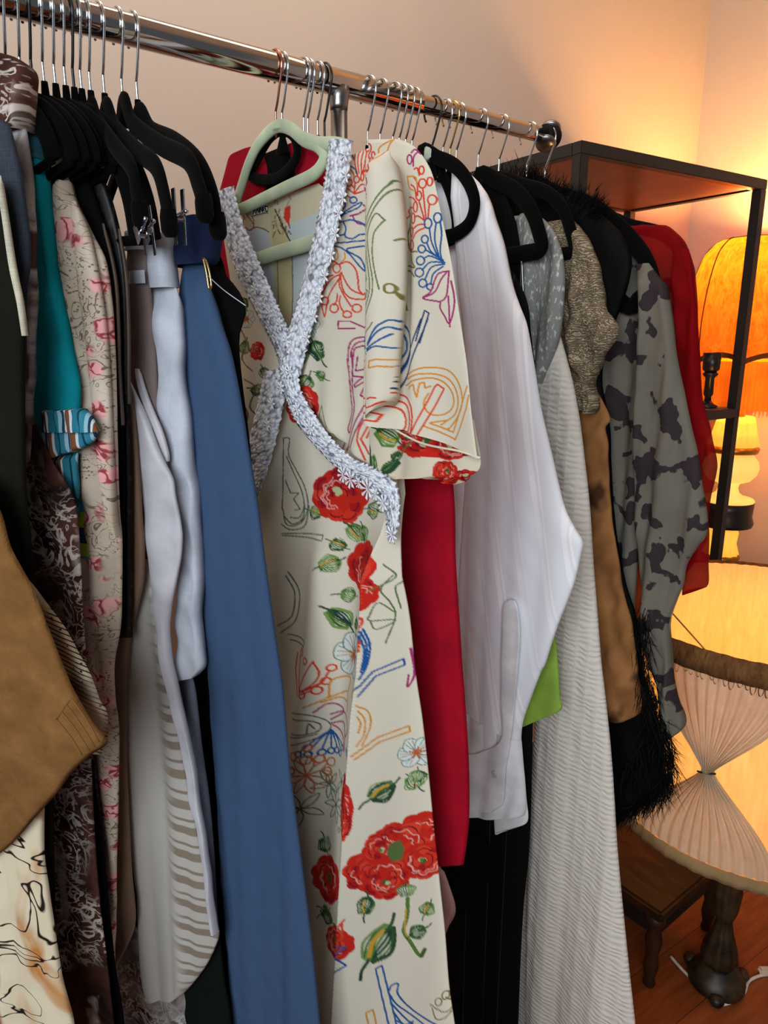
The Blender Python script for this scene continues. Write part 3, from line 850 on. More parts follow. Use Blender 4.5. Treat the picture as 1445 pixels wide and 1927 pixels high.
m_grey = fab('blue_grey_cloth', (112, 116, 130), wv=.06)
def denim(g):
    v = g.uv()
    a = g.noise(g.uv(1, .05), 420, 3); b = g.noise(g.uv(.08, 1), 520, 2)
    w = g.m('ADD', a, b)
    sp = g.step(g.vor(v, 34), .05, .03)
    c = g.ramp(w, [(.35, (24, 38, 64)), (.5, (40, 60, 92)), (.66, (62, 84, 116))])
    return g.mix(g.m('MULTIPLY', sp, .6), c, (30, 40, 60)), w
m_blue = mat('blue_linen', fn=denim, rough=.9, bump=.4, bdist=.0008)
m_navy = fab('navy_cloth', (34, 44, 74), wv=.15)
m_lime = fab('lime_jersey', (142, 176, 72), wv=.05)
m_pink = fab('dusty_pink', (186, 140, 136), wv=.05)

# ================================================================ garments, left to right along the rail
f1 = [(.004, 9, .1, .3), (.002, 21, .4, .2)]
cardi = root('cardigan', -.215, 'dark olive cardigan with a cream edge trim at the far left of the rail', 'cardigan')
cr = [(-6, 330, -.3), (10, 400, -.3), (26, 500, -.3), (40, 570, -.3), (47, 625, -.3), (47, 720, -.3), (50, 900, -.3), (58, 1000, -.3), (68, 1090, -.3), (92, 1200, -.3), (100, 1400, -.32), (104, 1700, -.34), (106, 2000, -.36)]
cloth('body', -.215, cr, m_olive, cardi, th=.014, folds=f1)
cloth('edge_trim', -.215, [(2, 330, -8), (13, 400, 5), (29, 500, 19), (43, 570, 34), (50, 632, 44)], m_cream, cardi, th=.006, yo=-.004, nu=6, nv=40, nb=4)
jk = root('jacket', -.262, 'tan suede jacket sleeve with stitched cuff panel, lower left corner', 'jacket')
jr = [(-30, 900, -.5), (3, 967, -.5), (20, 1030, -.5), (40, 1070, -.5), (66, 1116, -.5), (88, 1171, -.5), (118, 1244, -.5), (140, 1296, -.5), (175, 1358, -.5), (203, 1396, -.5), (172, 1420, -.5), (138, 1452, -.5), (104, 1497, -.5), (60, 1545, -.5), (20, 1590, -.5), (-20, 1620, -.5)]
cloth('sleeve', -.262, jr, m_suede, jk, th=.03, nu=60, nv=110, folds=[(.007, 7, .2, .8), (.004, 15, .5, -.6)], crum=.0008, seed=3, fade=.6)
for k, (pts) in enumerate([[(112, 1350), (140, 1385), (160, 1418)], [(140, 1310), (168, 1350), (192, 1392)], [(112, 1350), (128, 1326), (140, 1310)], [(122, 1336), (150, 1372), (174, 1410)], [(130, 1322), (158, 1360), (184, 1402)]]):
    P = [in_plane(-.262, *q, -.02, swing(-.262)) for q in pts]
    tube('stitched_seam', [(float(a), -.024, float(b)) for a, b in P], .0009, m_suede, jk, 6, k=3)
pr_ = root('printed_dress', -.24, 'cream dress with brown and black line drawings below the suede sleeve', 'dress')
cloth('skirt', -.24, [(84, 1490, -.55), (84, 1600, -.55), (94, 1676, -.55), (108, 1773, -.55), (119, 1842, -.55), (139, 1927, -.55), (150, 2050, -.55)], m_scenic, pr_, th=.02, nu=50, folds=[(.008, 11, .1, .3), (.004, 23, .2, .5)], crum=.0008)
mp = root('music_print_blouse', -.23, 'blouse with sheet music print peeking out beside the suede sleeve', 'blouse')
cloth('body', -.23, [(45, 1080, -.3), (66, 1105, -.3), (92, 1140, -.3), (122, 1180, -.3), (150, 1230, -.3), (172, 1270, -.3), (190, 1320, -.3), (202, 1340, -.3), (203, 1385, -.3), (190, 1420, -.3)], m_music, mp, th=.01, folds=f1)
sl = root('knit_top', -.19, 'slate grey knit top with narrow sleeve, left of the brown print collar strip', 'top')
cloth('sleeve', -.19, [(8, 226, -.2), (20, 240, -.2), (30, 275, -.2), (40, 315, -.2), (52, 400, -.2), (58, 455, -.2), (58, 500, -.2), (52, 540, -.2), (50, 600, -.2), (50, 700, -.2)], m_slate, sl, th=.016, folds=[(.002, 9, .3, .3)])
pd = root('feather_print_dress', -.15, 'long dark brown dress with cream feather print and a ruffled high collar', 'dress')
cloth('collar', -.15, [(30, 108, -16), (44, 118, -20), (52, 140, -20), (54, 165, -12), (57, 195, 4), (57, 228, 6), (48, 246, 10)], m_paisley, pd, th=.034, nu=30, nv=40, crum=.0032, seed=7, tops=.4, folds=[(.006, 18, .1, 1.)], fade=1)
cloth('sleeve', -.152, [(38, 215, 0), (46, 240, 0), (50, 270, 0), (54, 310, 10), (58, 370, 16), (62, 450, 22), (64, 540, 26), (62, 620, 26), (58, 700, 26), (57, 800, 26), (62, 880, 26), (84, 950, 26)], m_mottle, pd, th=.014, nu=16, crum=.0012, seed=9, folds=[(.002, 16, 0, .5)])
cloth('skirt', -.145, [(78, 800, -.3), (110, 870, -.3), (150, 940, -.3), (160, 1040, -.3), (165, 1150, -.3), (175, 1300, -.3), (182, 1480, -.32), (188, 1600, -.32), (197, 1710, -.34), (208, 1800, -.34), (222, 1927, -.34), (240, 2060, -.36)], m_paisley, pd, th=.012, nu=60, folds=[(.004, 9, .1, .2), (.002, 20, 0, .3)], crum=.0006)
cloth('underskirt', -.145, [(236, 1690, 150), (262, 1740, 155), (320, 1800, 160), (380, 1850, 165), (396, 1927, 170), (410, 2050, 180)], mat('feather_print_pale', fn=paisley((60, 40, 36), (150, 144, 140), (206, 202, 198)), rough=.75), pd, th=.012, yo=.122, nu=50, folds=[(.005, 18, .1, .4)], crum=.0008)
tl = root('shirt', -.125, 'teal short sleeved shirt with striped ruffled cuffs', 'shirt')
cloth('sleeve', -.125, [(60, 243, 48), (72, 256, 51), (79, 290, 56), (86, 328, 62), (92, 401, 69), (99, 484, 73), (105, 520, 73), (119, 573, 72), (138, 660, 70), (150, 711, 67), (153, 745, 66), (152, 775, 66), (158, 800, 68), (150, 850, 70)], m_teal, tl, th=.02, folds=[(.004, 11, .2, .2)], crum=.0004)
cloth('shoulder_band', -.125, [(60, 243, 48), (72, 256, 51), (79, 285, 55), (82, 300, 60)], fab('teal_mesh', (64, 112, 130), wv=.2), tl, th=.024, nv=20, nu=14)
cf = cloth('cuff', -.125, [(154, 768, (82, 772)), (168, 776, (82, 784)), (180, 795, (84, 806)), (187, 812, (86, 812))], m_cuff, tl, th=.02, yo=-.013, nv=30, nu=50, folds=[(.0024, 60, 0, .2)], fade=1)
cloth('cuff', -.125, [(184, 806, (84, 808)), (182, 822, (68, 822)), (172, 836, (66, 845)), (150, 846, (68, 862)), (120, 856, (80, 870))], m_cuff, tl, th=.018, yo=-.009, nv=30, nu=50, folds=[(.0024, 60, .3, .2)], fade=1)
cloth('cuff', -.125, [(148, 852, (64, 868)), (147, 880, (72, 884)), (148, 910, (96, 905)), (147, 945, (118, 930)), (143, 974, (132, 968))], m_cuff, tl, th=.014, yo=-.002, nv=30, nu=40, folds=[(.002, 50, .1, .2)], fade=1)
rb = cloth('ribbon', -.112, [(163, 800, 146), (165, 855, 147), (167, 905, 149), (169, 960, 148), (170, 990, 147), (174, 1042, 143), (172, 1050, 146)], m_knit, None, th=.006, nu=10, nb=4, nv=50)
tag(rb, 'narrow knitted ribbon striped blue, lime and cyan hanging below the teal cuff', 'ribbon')
dk = root('dress', -.128, 'plain black dress hanging low between the two printed dresses', 'dress')
cloth('skirt', -.165, [(120, 1450, -.3), (124, 1500, -.3), (139, 1600, -.3), (150, 1704, -.3), (166, 1842, -.3), (181, 1927, -.3), (195, 2050, -.3)], m_black, dk, th=.012, folds=f1)
ro = root('blouse', -.10, 'cream blouse printed with pink roses and fine scrolls, hanging beside the teal shirt', 'blouse')
cloth('sleeve', -.10, [(100, 258, 84), (112, 262, 87), (122, 280, 92), (129, 310, 99), (136, 352, 106), (146, 385, 98), (166, 424, 96), (187, 463, 97), (199, 494, 98), (211, 573, 98), (218, 677, 90), (221, 815, 80), (225, 954, 80), (230, 1010, 80), (230, 1054, 80), (227, 1175, 80), (217, 1244, 80), (218, 1310, 80), (225, 1365, 80), (225, 1462, 80), (221, 1600, 80), (218, 1700, 120), (212, 1790, 180), (210, 1815, 202)], m_rose, ro, th=.02, nu=50, nv=150, folds=[(.007, 14, .55, .1), (.003, 30, .2, .3)], crum=.0006, fade=.5)
cloth('front_fold', -.10, [(142, 378, 132), (168, 440, 142), (186, 520, 146), (198, 600, 156), (206, 700, 168), (210, 800, 178), (214, 900, 190), (218, 980, 206), (222, 1010, 216)], m_rose, ro, th=.012, yo=-.012, nu=20, nv=70, folds=[(.002, 30, .2, .3)])
for tt, rw, lb, mm in ((-.082, [(128, 252, -.25), (150, 300, -.25), (176, 360, -.25), (196, 420, -.25), (212, 480, -.25), (222, 540, -.25), (226, 620, -.25), (228, 700, -.25), (234, 800, -.28), (236, 1000, -.3), (230, 1200, -.3)], 'black sequinned top just right of the rose blouse', m_black),
                       (-.070, [(150, 262, -.25), (176, 300, -.25), (206, 360, -.25), (226, 430, -.25), (238, 500, -.25), (243, 560, -.25), (245, 640, -.25), (245, 700, -.25), (246, 760, -.28), (250, 900, -.3), (250, 1200, -.3)], 'black evening top wedged between the sequinned top and taupe satin dress', mat('black_lurex', fn=sequin((9, 9, 9), (48, 42, 34)), rough=.45))):
    e = root('top', tt, lb, 'top')
    cloth('body', tt, rw, mm, e, th=.012, folds=[(.003, 12, .3, .3)])
    cloth('edge_trim', tt, [(r[0], r[1], r[0] - 5) for r in rw[3:9]], mat('dark_bronze_trim', (74, 60, 48), rough=.5), e, th=.004, yo=-.006, nu=5, nb=3, nv=40)
ta = cloth('dress', -.058, [(205, 560, -.2), (216, 608, -.2), (236, 694, -.2), (250, 746, -.2), (259, 830, -.2), (266, 919, -.22), (270, 988, -.22), (273, 1036, -.24), (270, 1100, -.25), (257, 1157, -.25), (243, 1227, -.25), (239, 1400, -.25), (242, 1496, -.25), (249, 1635, -.25), (256, 1731, -.26), (240, 1780, -.26), (222, 1815, -.26)], m_taupe, None, th=.012, nv=110, folds=[(.004, 10, .2, .2)], crum=.0004)
tag(ta, 'plain taupe brown satin dress between rose blouse and striped grey skirt', 'dress')
cm = root('wrap_top', -.046, 'pale satin wrap top with a long tie hanging from its waist', 'top')
cloth('body', -.046, [(243, 711, 240), (262, 755, 248), (278, 790, 253), (300, 845, 258), (316, 880, 264), (327, 905, 267), (331, 935, 269), (341, 985, 273), (344, 1012, 274), (341, 1050, 279), (333, 1090, 284), (325, 1135, 288), (319, 1185, 297), (322, 1230, 303), (330, 1275, 312), (346, 1348, 330), (363, 1434, 346), (374, 1510, 356), (388, 1590, 374), (400, 1680, 390), (411, 1752, 404)], m_pale, cm, th=.012, nv=140, folds=[(.0035, 13, .1, .5), (.002, 26, .6, .2)], crum=.0007, seed=4)
cloth('facing', -.046, [(262, 694, 254), (275, 735, 262), (288, 770, 274), (305, 810, 290), (317, 850, 304), (318, 868, 312)], m_pale, cm, th=.006, yo=.008, nu=12, nv=40)
zb = cloth('skirt', -.034, [(280, 1054, 262), (290, 1100, 262), (302, 1160, 252), (312, 1230, 246), (330, 1320, 240), (342, 1400, 238), (356, 1479, 241), (374, 1565, 246), (391, 1652, 252), (405, 1720, 258), (412, 1752, 262), (408, 1775, (266, 1800)), (388, 1818, (270, 1836)), (355, 1860, (276, 1866)), (330, 1880, (285, 1884))], m_smear, None, th=.016, nu=50, nv=120, folds=[(.006, 9, .35, .2), (.002, 25, .3, .2)])
tag(zb, 'grey skirt with smeared brown stripes and a rounded hem', 'skirt')
gd = cloth('skirt', -.014, [(300, 1000, -.2), (320, 1300, -.22), (350, 1500, -.24), (396, 1650, -.24), (412, 1750, -.24), (424, 1850, -.24), (436, 1927, -.24), (450, 2150, -.24)], fab('dark_green_cloth', (12, 20, 16)), None, th=.008)
tag(gd, 'very dark green skirt showing under the rounded hem of the striped grey skirt', 'skirt')
pt = root('trousers', -.022, 'mauve grey trousers with a pale waistband inside label', 'trousers')
cloth('leg', -.022, [(276, 462, 238), (280, 520, 238), (286, 560, 238), (293, 650, 240), (301, 800, 244), (309, 860, 246), (316, 960, 250), (320, 1100, 250)], m_mauve, pt, th=.012, folds=[(.003, 20, .2, .1)])
cloth('waistband', -.022, [(268, 432, 239), (273, 470, 239)], m_pale, pt, th=.016, nu=12, nv=12, tops=.6)
cloth('inside_label', -.022, [(272, 508, 242), (274, 533, 243)], m_wcot, pt, th=.004, yo=-.010, nu=10, nv=8, tops=.8)
wt = root('trousers', -.008, 'white cotton trousers folded over a hanger, left of the blue trousers', 'trousers')
cloth('leg', -.008, [(330, 538, 283), (340, 573, 281), (345, 642, 288), (344, 694, 295), (348, 735, 299), (356, 791, 309), (362, 884, 331), (368, 925, 333), (374, 988, 342), (376, 1040, 343), (378, 1106, 342), (376, 1175, 338), (382, 1225, 338), (384, 1254, (338, 1272)), (368, 1273, (350, 1274))], m_wcot, wt, th=.022, nu=40, nv=120, folds=[(.003, 16, .3, .3)], crum=.0014, seed=11)
cloth('waistband', -.008, [(316, 438, 286), (320, 470, 287), (326, 505, 283), (331, 541, 281)], m_wcot, wt, th=.026, nu=20, nv=24, tops=.6)
cloth('side_fold', -.008, [(318, 860, 300), (330, 900, 312), (338, 930, 326), (343, 1000, 334), (342, 1050, 336)], m_wcot, wt, th=.012, yo=.006, nu=12)
gu = cloth('trousers', .003, [(356, 1255, 300), (368, 1296, 310), (380, 1400, 320), (394, 1500, 330), (403, 1600, 340), (412, 1750, 350), (426, 1927, 360), (436, 2050, 370)], m_grey, None, th=.016, folds=[(.005, 24, .1, .1)])
tag(gu, 'blue grey trousers showing as a narrow strip beside the blue linen trousers', 'trousers')
bl = root('trousers', .018, 'long blue linen trousers with a folded navy waist, centre left', 'trousers')
cloth('leg', .018, [(378, 478, 347), (395, 538, 341), (416, 608, 343), (437, 677, 350), (454, 763, 357), (468, 850, 363), (486, 954, 374), (502, 1071, 381), (516, 1175, 384), (533, 1296, 390), (547, 1450, 398), (558, 1531, 403), (571, 1635, 408), (588, 1773, 415), (603, 1927, 429), (612, 2060, 440)], m_blue, bl, th=.022, nu=50, nv=140, folds=[(.0035, 8, .15, .1), (.0012, 24, .3, .2)], crum=.0003)
nv_ = cloth('waist_fold', .018, [(384, 404, 352), (404, 412, 344), (411, 430, 342), (409, 455, 341), (404, 485, 340), (392, 497, 341), (378, 482, (342, 505))], m_navy, bl, th=.03, yo=-.004, nu=30, nv=40, tops=.5, crum=.0012)
q_ = [in_plane(.018, x, y, -.02, swing(.018)) for x, y in ((385, 487), (391, 493), (397, 515), (400, 538), (396, 544), (392, 520), (388, 500))]
tube('belt_buckle', [(float(a), -.022, float(b)) for a, b in q_], .0011, m_hookg, bl, 8, closed=True)
bs = root('dress', .05, 'black strap dress between the blue trousers and the lace trimmed dress', 'dress')
cloth('body', .05, [(392, 448, 340), (404, 462, 340), (420, 490, 342), (424, 515, 345), (448, 545, 350), (463, 578, 352), (460, 600, 352), (450, 640, 355), (456, 720, 360), (466, 800, 365), (476, 900, 370), (482, 1000, 350), (500, 1150, 350), (520, 1400, 360), (560, 1700, 370), (590, 1927, 380), (610, 2150, 390)], m_black, bs, th=.012, nv=100, folds=f1)
tube('thread', [(float(a), -.02, float(b)) for a, b in (in_plane(.05, x, y, -.02, swing(.05)) for x, y in ((386, 514), (420, 545), (462, 575)))], .0006, m_wcot, bs, 5)

# ================================================================ right of the floral dress
rc = root('coat', .215, 'red wool coat with wide collar hanging behind the floral dress', 'coat')
cloth('body', .215, [(600, 300, 445), (660, 340, 410), (720, 400, 410), (780, 560, 420), (815, 700, 430), (845, 850, 440), (856, 950, 450), (858, 1050, 460), (864, 1150, 470), (870, 1250, 480), (877, 1350, 490), (882, 1450, 500), (882, 1538, 510), (877, 1590, (520, 1570)), (871, 1628, (530, 1600))], m_red, rc, th=.02, nu=40, nv=110, folds=[(.006, 6, .1, .1), (.002, 18, .1, .2)])
cloth('collar', .215, [(470, 282, 448), (488, 276, 436), (500, 292, 428), (508, 316, 420), (508, 345, 412), (500, 372, 406)], m_red, rc, th=.02, yo=-.012, nu=20, nv=30, tops=.5)
cloth('collar', .215, [(562, 268, 548), (590, 280, 552), (606, 305, 560), (610, 335, 560), (600, 360, 556)], m_red, rc, th=.02, yo=-.006, nu=20, nv=30, tops=.5)
cloth('lining', .215, [(556, 268, 478), (566, 290, 474), (560, 318, 470), (540, 340, 462), (520, 356, 458)], m_black, rc, th=.014, yo=-.008, nu=20, nv=30, tops=.5)
pk = cloth('slip', .235, [(836, 1640, 700), (845, 1665, 700), (856, 1700, 700), (856, 1722, 700), (845, 1742, 700), (838, 1760, 700)], m_pink, None, th=.012, nu=16)
tag(pk, 'dusty pink slip hem peeking out below the red coat', 'slip')
m_scuff = mat('shirt_cuff_cotton', fn=plain((238, 240, 244), wv=.04), rough=.7)
shr = root('shirt', .482, 'white satin striped cotton shirt with long cuffed sleeve', 'shirt')
cloth('body', .482, [(872, 316, 780), (890, 332, 780), (906, 349, 780), (921, 380, 790), (930, 411, 800), (945, 458, 810), (948, 560, 820), (950, 700, 830), (950, 902, 853), (950, 1042, 853), (952, 1250, 856), (952, 1380, 866), (950, 1460, 880)], m_white, shr, th=.02, nu=40, nv=110, folds=[(.004, 13, .2, .1), (.0015, 26, .3, .1)], crum=.0005)
cloth('sleeve', .482, [(872, 318, 850), (890, 333, 852), (906, 350, 854), (921, 380, 858), (930, 411, 861), (946, 458, 864), (962, 530, 868), (978, 575, 872), (992, 610, 876), (1003, 668, 878), (1014, 737, 880), (1021, 778, 880), (1039, 856, 878), (1061, 949, 874), (1080, 990, 872), (1097, 1018, 870), (1094, 1045, 869), (1079, 1105, 866), (1048, 1183, 862), (1026, 1250, 862), (1018, 1264, 862), (997, 1320, 866), (983, 1366, 870), (980, 1420, (876, 1400))], m_white, shr, th=.03, yo=-.014, nu=60, nv=160, folds=[(.005, 6, .5, .25), (.0012, 19, .1, -.3)], crum=.0002, seed=21, fade=.5)
cloth('cuff', .482, [(981, 1392, 871), (985, 1440, 862), (989, 1480, 856), (991, 1515, (853, 1510)), (985, 1535, (862, 1527)), (960, 1536, (890, 1532))], m_scuff, shr, th=.034, yo=-.015, nu=36, nv=40, tops=1, folds=[(.003, 18, .4, .3)], fade=1)
cloth('cuff_flap', .482, [(968, 1130, 962), (975, 1150, 948), (978, 1200, 946), (974, 1260, 944), (968, 1330, 944), (960, 1400, 944), (952, 1450, 900), (950, 1490, 860), (945, 1515, (856, 1510)), (925, 1528, (870, 1524))], m_scuff, shr, th=.006, yo=-.04, nu=26, nv=60, tops=.6, folds=[(.002, 18, .2, .3)], fade=1)
p_ = in_plane(.482 - .046, 931, 1457)
b_ = lathe('cuff_button', [(.001, -.0012), (.0052, -.001), (.0058, .0004), (.0045, .0012), (.001, .0006)], m_pale, shr, 20)
b_.matrix_local = Matrix.Translation((float(p_[0]), -.047, float(p_[1]))) @ Matrix.Rotation(PI/2, 4, 'X')
cloth('cuff_tail', .482, [(990, 1495, 925), (993, 1545, (930, 1560)), (970, 1556, (932, 1568)), (945, 1566, (934, 1571))], m_scuff, shr, th=.006, yo=.004, nu=20, nv=20, tops=.6)
lm = cloth('top', .505, [(1030, 1150, 960), (1046, 1205, 955), (1051, 1260, 950), (1054, 1310, (950, 1340)), (1056, 1335, (950, 1378)), (1020, 1352, (950, 1382))], m_lime, None, th=.012, folds=[(.003, 9, .2, .1)])
tag(lm, 'lime green jersey top with its hem showing behind the white sleeve', 'top')
bt = root('trousers', .515, 'black pinstriped trousers hanging below the white shirt cuff', 'trousers')
cloth('leg', .515, [(940, 470, 820), (990, 560, 830), (1000, 640, 840), (1010, 720, 850), (1012, 760, 850), (1010, 900, 850), (1006, 1100, 850), (1004, 1300, 850), (1002, 1400, 840), (1000, 1500, 830), (996, 1600, 830), (986, 1700, 830), (980, 1800, 830), (975, 1927, 830), (970, 2060, 830)], m_pin, bt, th=.016, nu=40, nv=110, folds=[(.006, 9, .2, .1)])
cloth('pocket_flap', .515, [(880, 1570, 846), (905, 1575, 842), (924, 1600, 838), (926, 1635, 838), (915, 1670, 838), (885, 1705, 838), (862, 1725, 838)], m_black, bt, th=.008, yo=-.016, nu=20, nv=30, tops=.5)
ck = root('coat', .553, 'slim black coat with dark zipped edge under the rounded velvet hanger', 'coat')
cloth('body', .553, [(908, 338, 860), (940, 350, 865), (965, 400, 870), (975, 440, 880), (982, 497, 890), (990, 560, 900), (997, 611, 910), (1004, 670, 920), (1010, 710, 930), (1014, 745, 940), (1014, 790, 945), (1012, 900, 950)], m_black, ck, th=.014, folds=f1)
tube('zip', [(float(a), -.012, float(b)) for a, b in (in_plane(.541, x, y) for x, y in ((982, 492), (984, 540), (988, 590), (994, 640), (1004, 700)))], .0022, m_steel, ck, 6)
sg = root('cardigan', .566, 'silver grey glittering cardigan between the white shirt and the crochet top', 'cardigan')
cloth('body', .566, [(1001, 399, 930), (1014, 406, 935), (1027, 416, 940), (1040, 432, 945), (1048, 446, 950), (1059, 476, 955), (1064, 518, 960), (1063, 550, 965), (1061, 580, 970), (1055, 632, 978), (1042, 673, 985), (1028, 705, 995), (1016, 740, 1006)], m_silver, sg, th=.02, nu=40, nv=80, folds=[(.008, 15, .35, .15), (.002, 36, 0, .2)], fade=.8)
ss = root('dress', .578, 'long off white seersucker dress reaching the bottom of the picture', 'dress')
cloth('skirt', .578, [(1030, 560, 960), (1048, 610, 965), (1057, 640, 970), (1068, 680, 972), (1078, 718, 975), (1090, 780, 980), (1098, 840, 985), (1110, 949, 985), (1117, 1058, 985), (1125, 1160, 985), (1132, 1250, 985), (1138, 1300, 985), (1151, 1426, 1005), (1157, 1510, 1002), (1163, 1601, 999), (1176, 1742, 996), (1186, 1840, 995), (1195, 1927, 994), (1222, 2200, 990), (1245, 2420, 985)], m_seer, ss, th=.03, nu=60, nv=150, folds=[(.006, 7, .35, .1), (.002, 17, .2, .1)], crum=.0005)
cloth('back_panel', .578, [(1010, 1400, 960), (1004, 1500, 965), (1000, 1700, 968), (998, 1927, 966), (996, 2250, 955)], m_seer, ss, th=.008, yo=.014, nu=14, nv=60)
co = root('crochet_top', .618, 'beige gold crochet top with short ruffled sleeve', 'top')
cloth('body', .618, [(1074, 411, 1030), (1088, 424, 1030), (1105, 449, 1032), (1119, 483, 1034), (1124, 520, 1036), (1126, 560, 1038), (1124, 620, 1042), (1120, 690, 1052), (1114, 750, 1070), (1108, 772, 1088)], m_crochet, co, th=.03, nu=50, nv=90, folds=[(.005, 14, .2, .2)], crum=.0014, seed=31)
cloth('sleeve', .618, [(1088, 424, 1070), (1105, 449, 1072), (1119, 483, 1066), (1132, 527, 1062), (1140, 577, 1060), (1154, 598, 1060), (1163, 615, 1062), (1161, 636, 1066), (1150, 654, 1072), (1139, 670, 1078), (1128, 690, 1086), (1117, 712, 1092), (1117, 735, 1094), (1126, 765, 1098), (1118, 778, 1104)], m_crochet, co, th=.03, yo=-.018, nu=50, nv=100, folds=[(.008, 20, .1, .5), (.004, 38, .2, .3)], crum=.0022, seed=33, fade=.35)
fc = root('fur_coat', .640, 'black fur and tan hide coat between crochet top and spotted blouse', 'coat')
cloth('body', .640, [(905, 338, 880), (940, 336, 880), (976, 340, 885), (1005, 342, 890), (1040, 356, 900), (1070, 370, 910), (1108, 386, 920), (1140, 410, 930), (1170, 440, 940), (1188, 480, 950), (1184, 530, 955), (1164, 590, 960), (1142, 650, 965), (1134, 720, 970), (1148, 800, 975), (1152, 900, 980), (1160, 1000, 990), (1176, 1090, 1000), (1200, 1170, 1000), (1212, 1260, 1010), (1232, 1345, 1020), (1247, 1400, 1030), (1252, 1450, 1040), (1250, 1490, 1050), (1222, 1512, (1060, 1520)), (1190, 1525, (1070, 1530))], m_fur, fc, th=.026, nu=40, nv=130, folds=[(.005, 8, .2, .1)], crum=.0012)
cloth('hide_panel', .640, [(1124, 735, 1085), (1136, 757, 1085), (1149, 790, 1086), (1140, 805, 1086), (1145, 835, 1090), (1145, 871, 1090), (1149, 942, 1096), (1155, 1000, 1100), (1165, 1057, 1104), (1174, 1114, 1108), (1190, 1171, 1110), (1199, 1240, 1115), (1203, 1280, 1124), (1215, 1312, 1130), (1204, 1342, 1140), (1175, 1358, (1146, 1353))], m_hide, fc, th=.014, yo=-.02, nu=34, nv=110, folds=[(.004, 12, .2, .2)], crum=.0018, seed=41)
def edge(t, pts, y=0.): return [(float(a), y, float(b)) for a, b in (in_plane(t + y, *q) for q in pts)]
hem = edge(.640, [(1236, 1345), (1250, 1400), (1254, 1445), (1250, 1482), (1222, 1505), (1195, 1520), (1168, 1528), (1150, 1530)], -.012)
for nm, pts, dr, n_, ln, sd in (('fur_hem', hem, [(.4, 0, -1), (.5, 0, -1), (.3, 0, -1), (.0, 0, -1), (-.3, 0, -1), (-.5, 0, -1), (-.5, 0, -1), (-.6, 0, -1)], 1500, .036, 2),
                                ('fur_hem', [(p[0] - .03, p[1], p[2] + .05) for p in hem], [(.2, -.2, -1)]*8, 1300, .04, 3),
                                ('fur_collar', edge(.640, [(930, 342), (960, 340), (990, 340), (1005, 340), (1040, 356), (1080, 378), (1110, 392), (1125, 402)], -.008), [(-.1, -.1, 1), (0, 0, 1), (.1, 0, 1), (.2, 0, 1), (.4, 0, 1), (.5, 0, 1), (.6, 0, .8), (.8, 0, .5)], 1400, .016, 4),
                                ('fur_trim', edge(.640, [(1204, 1150), (1212, 1230), (1220, 1300), (1236, 1345)], -.014), [(.3, -.3, -1)]*4, 500, .03, 5)):
    o = strands(nm, pts, dr, m_fur, fc, n_, ln, .0006, sd); o['kind'] = 'stuff'
lb = root('spotted_blouse', .675, 'grey long sleeved blouse with dark animal spots', 'blouse')
cloth('body', .675, [(1150, 440, 1080), (1196, 470, 1085), (1230, 505, 1090), (1240, 560, 1095), (1236, 640, 1100), (1225, 760, 1105), (1210, 900, 1110), (1203, 1000, 1115), (1200, 1075, 1120), (1196, 1130, 1130), (1194, 1180, 1140), (1193, 1230, 1150), (1205, 1300, 1160), (1212, 1380, 1170)], m_spots, lb, th=.02, nu=40, nv=110, folds=[(.008, 14, .1, .15), (.003, 27, .2, .2)], crum=.0008)
cloth('sleeve', .675, [(1222, 495, 1196), (1243, 525, 1200), (1254, 541, 1206), (1265, 604, 1208), (1273, 661, 1205), (1288, 737, 1200), (1301, 800, 1198), (1313, 848, 1196), (1321, 900, 1196), (1330, 957, 1196), (1331, 1002, 1197), (1315, 1028, 1198), (1294, 1062, 1200), (1287, 1100, 1202), (1274, 1130, 1206), (1259, 1171, 1210), (1260, 1210, 1213), (1264, 1255, 1222), (1276, 1318, 1238), (1285, 1367, 1250), (1262, 1390, 1254)], m_spots, lb, th=.028, yo=-.02, nu=44, nv=130, folds=[(.007, 18, .2, .2), (.003, 34, .3, .3)], crum=.0008, seed=51, fade=.5)
rs = root('sheer_top', .705, 'sheer red long sleeved top, last garment on the rail', 'top')
cloth('body', .705, [(1196, 419, 1150), (1230, 424, 1155), (1254, 424, 1160), (1272, 437, 1165), (1287, 452, 1165), (1296, 470, 1170), (1304, 500, 1175), (1310, 571, 1180), (1315, 640, 1185), (1318, 760, 1190), (1318, 900, 1190), (1314, 1000, 1190), (1306, 1060, 1190), (1240, 1130, 1190), (1215, 1170, 1190), (1205, 1205, 1190)], m_redsheer, rs, th=.026, nu=40, nv=110, folds=[(.006, 16, .1, .1)], crum=.0008, seed=61)
cloth('sleeve', .705, [(1296, 468, 1268), (1304, 500, 1268), (1310, 571, 1268), (1317, 657, 1270), (1321, 742, 1272), (1329, 780, 1276), (1340, 823, 1280), (1350, 866, 1284), (1348, 894, 1288), (1338, 937, 1288), (1333, 978, 1288), (1335, 1002, 1286), (1333, 1060, 1284), (1331, 1102, (1284, 1116)), (1315, 1106, (1290, 1112))], m_redsheer, rs, th=.02, yo=-.014, nu=40, nv=110, folds=[(.006, 20, .3, .3)], crum=.0012, seed=63)

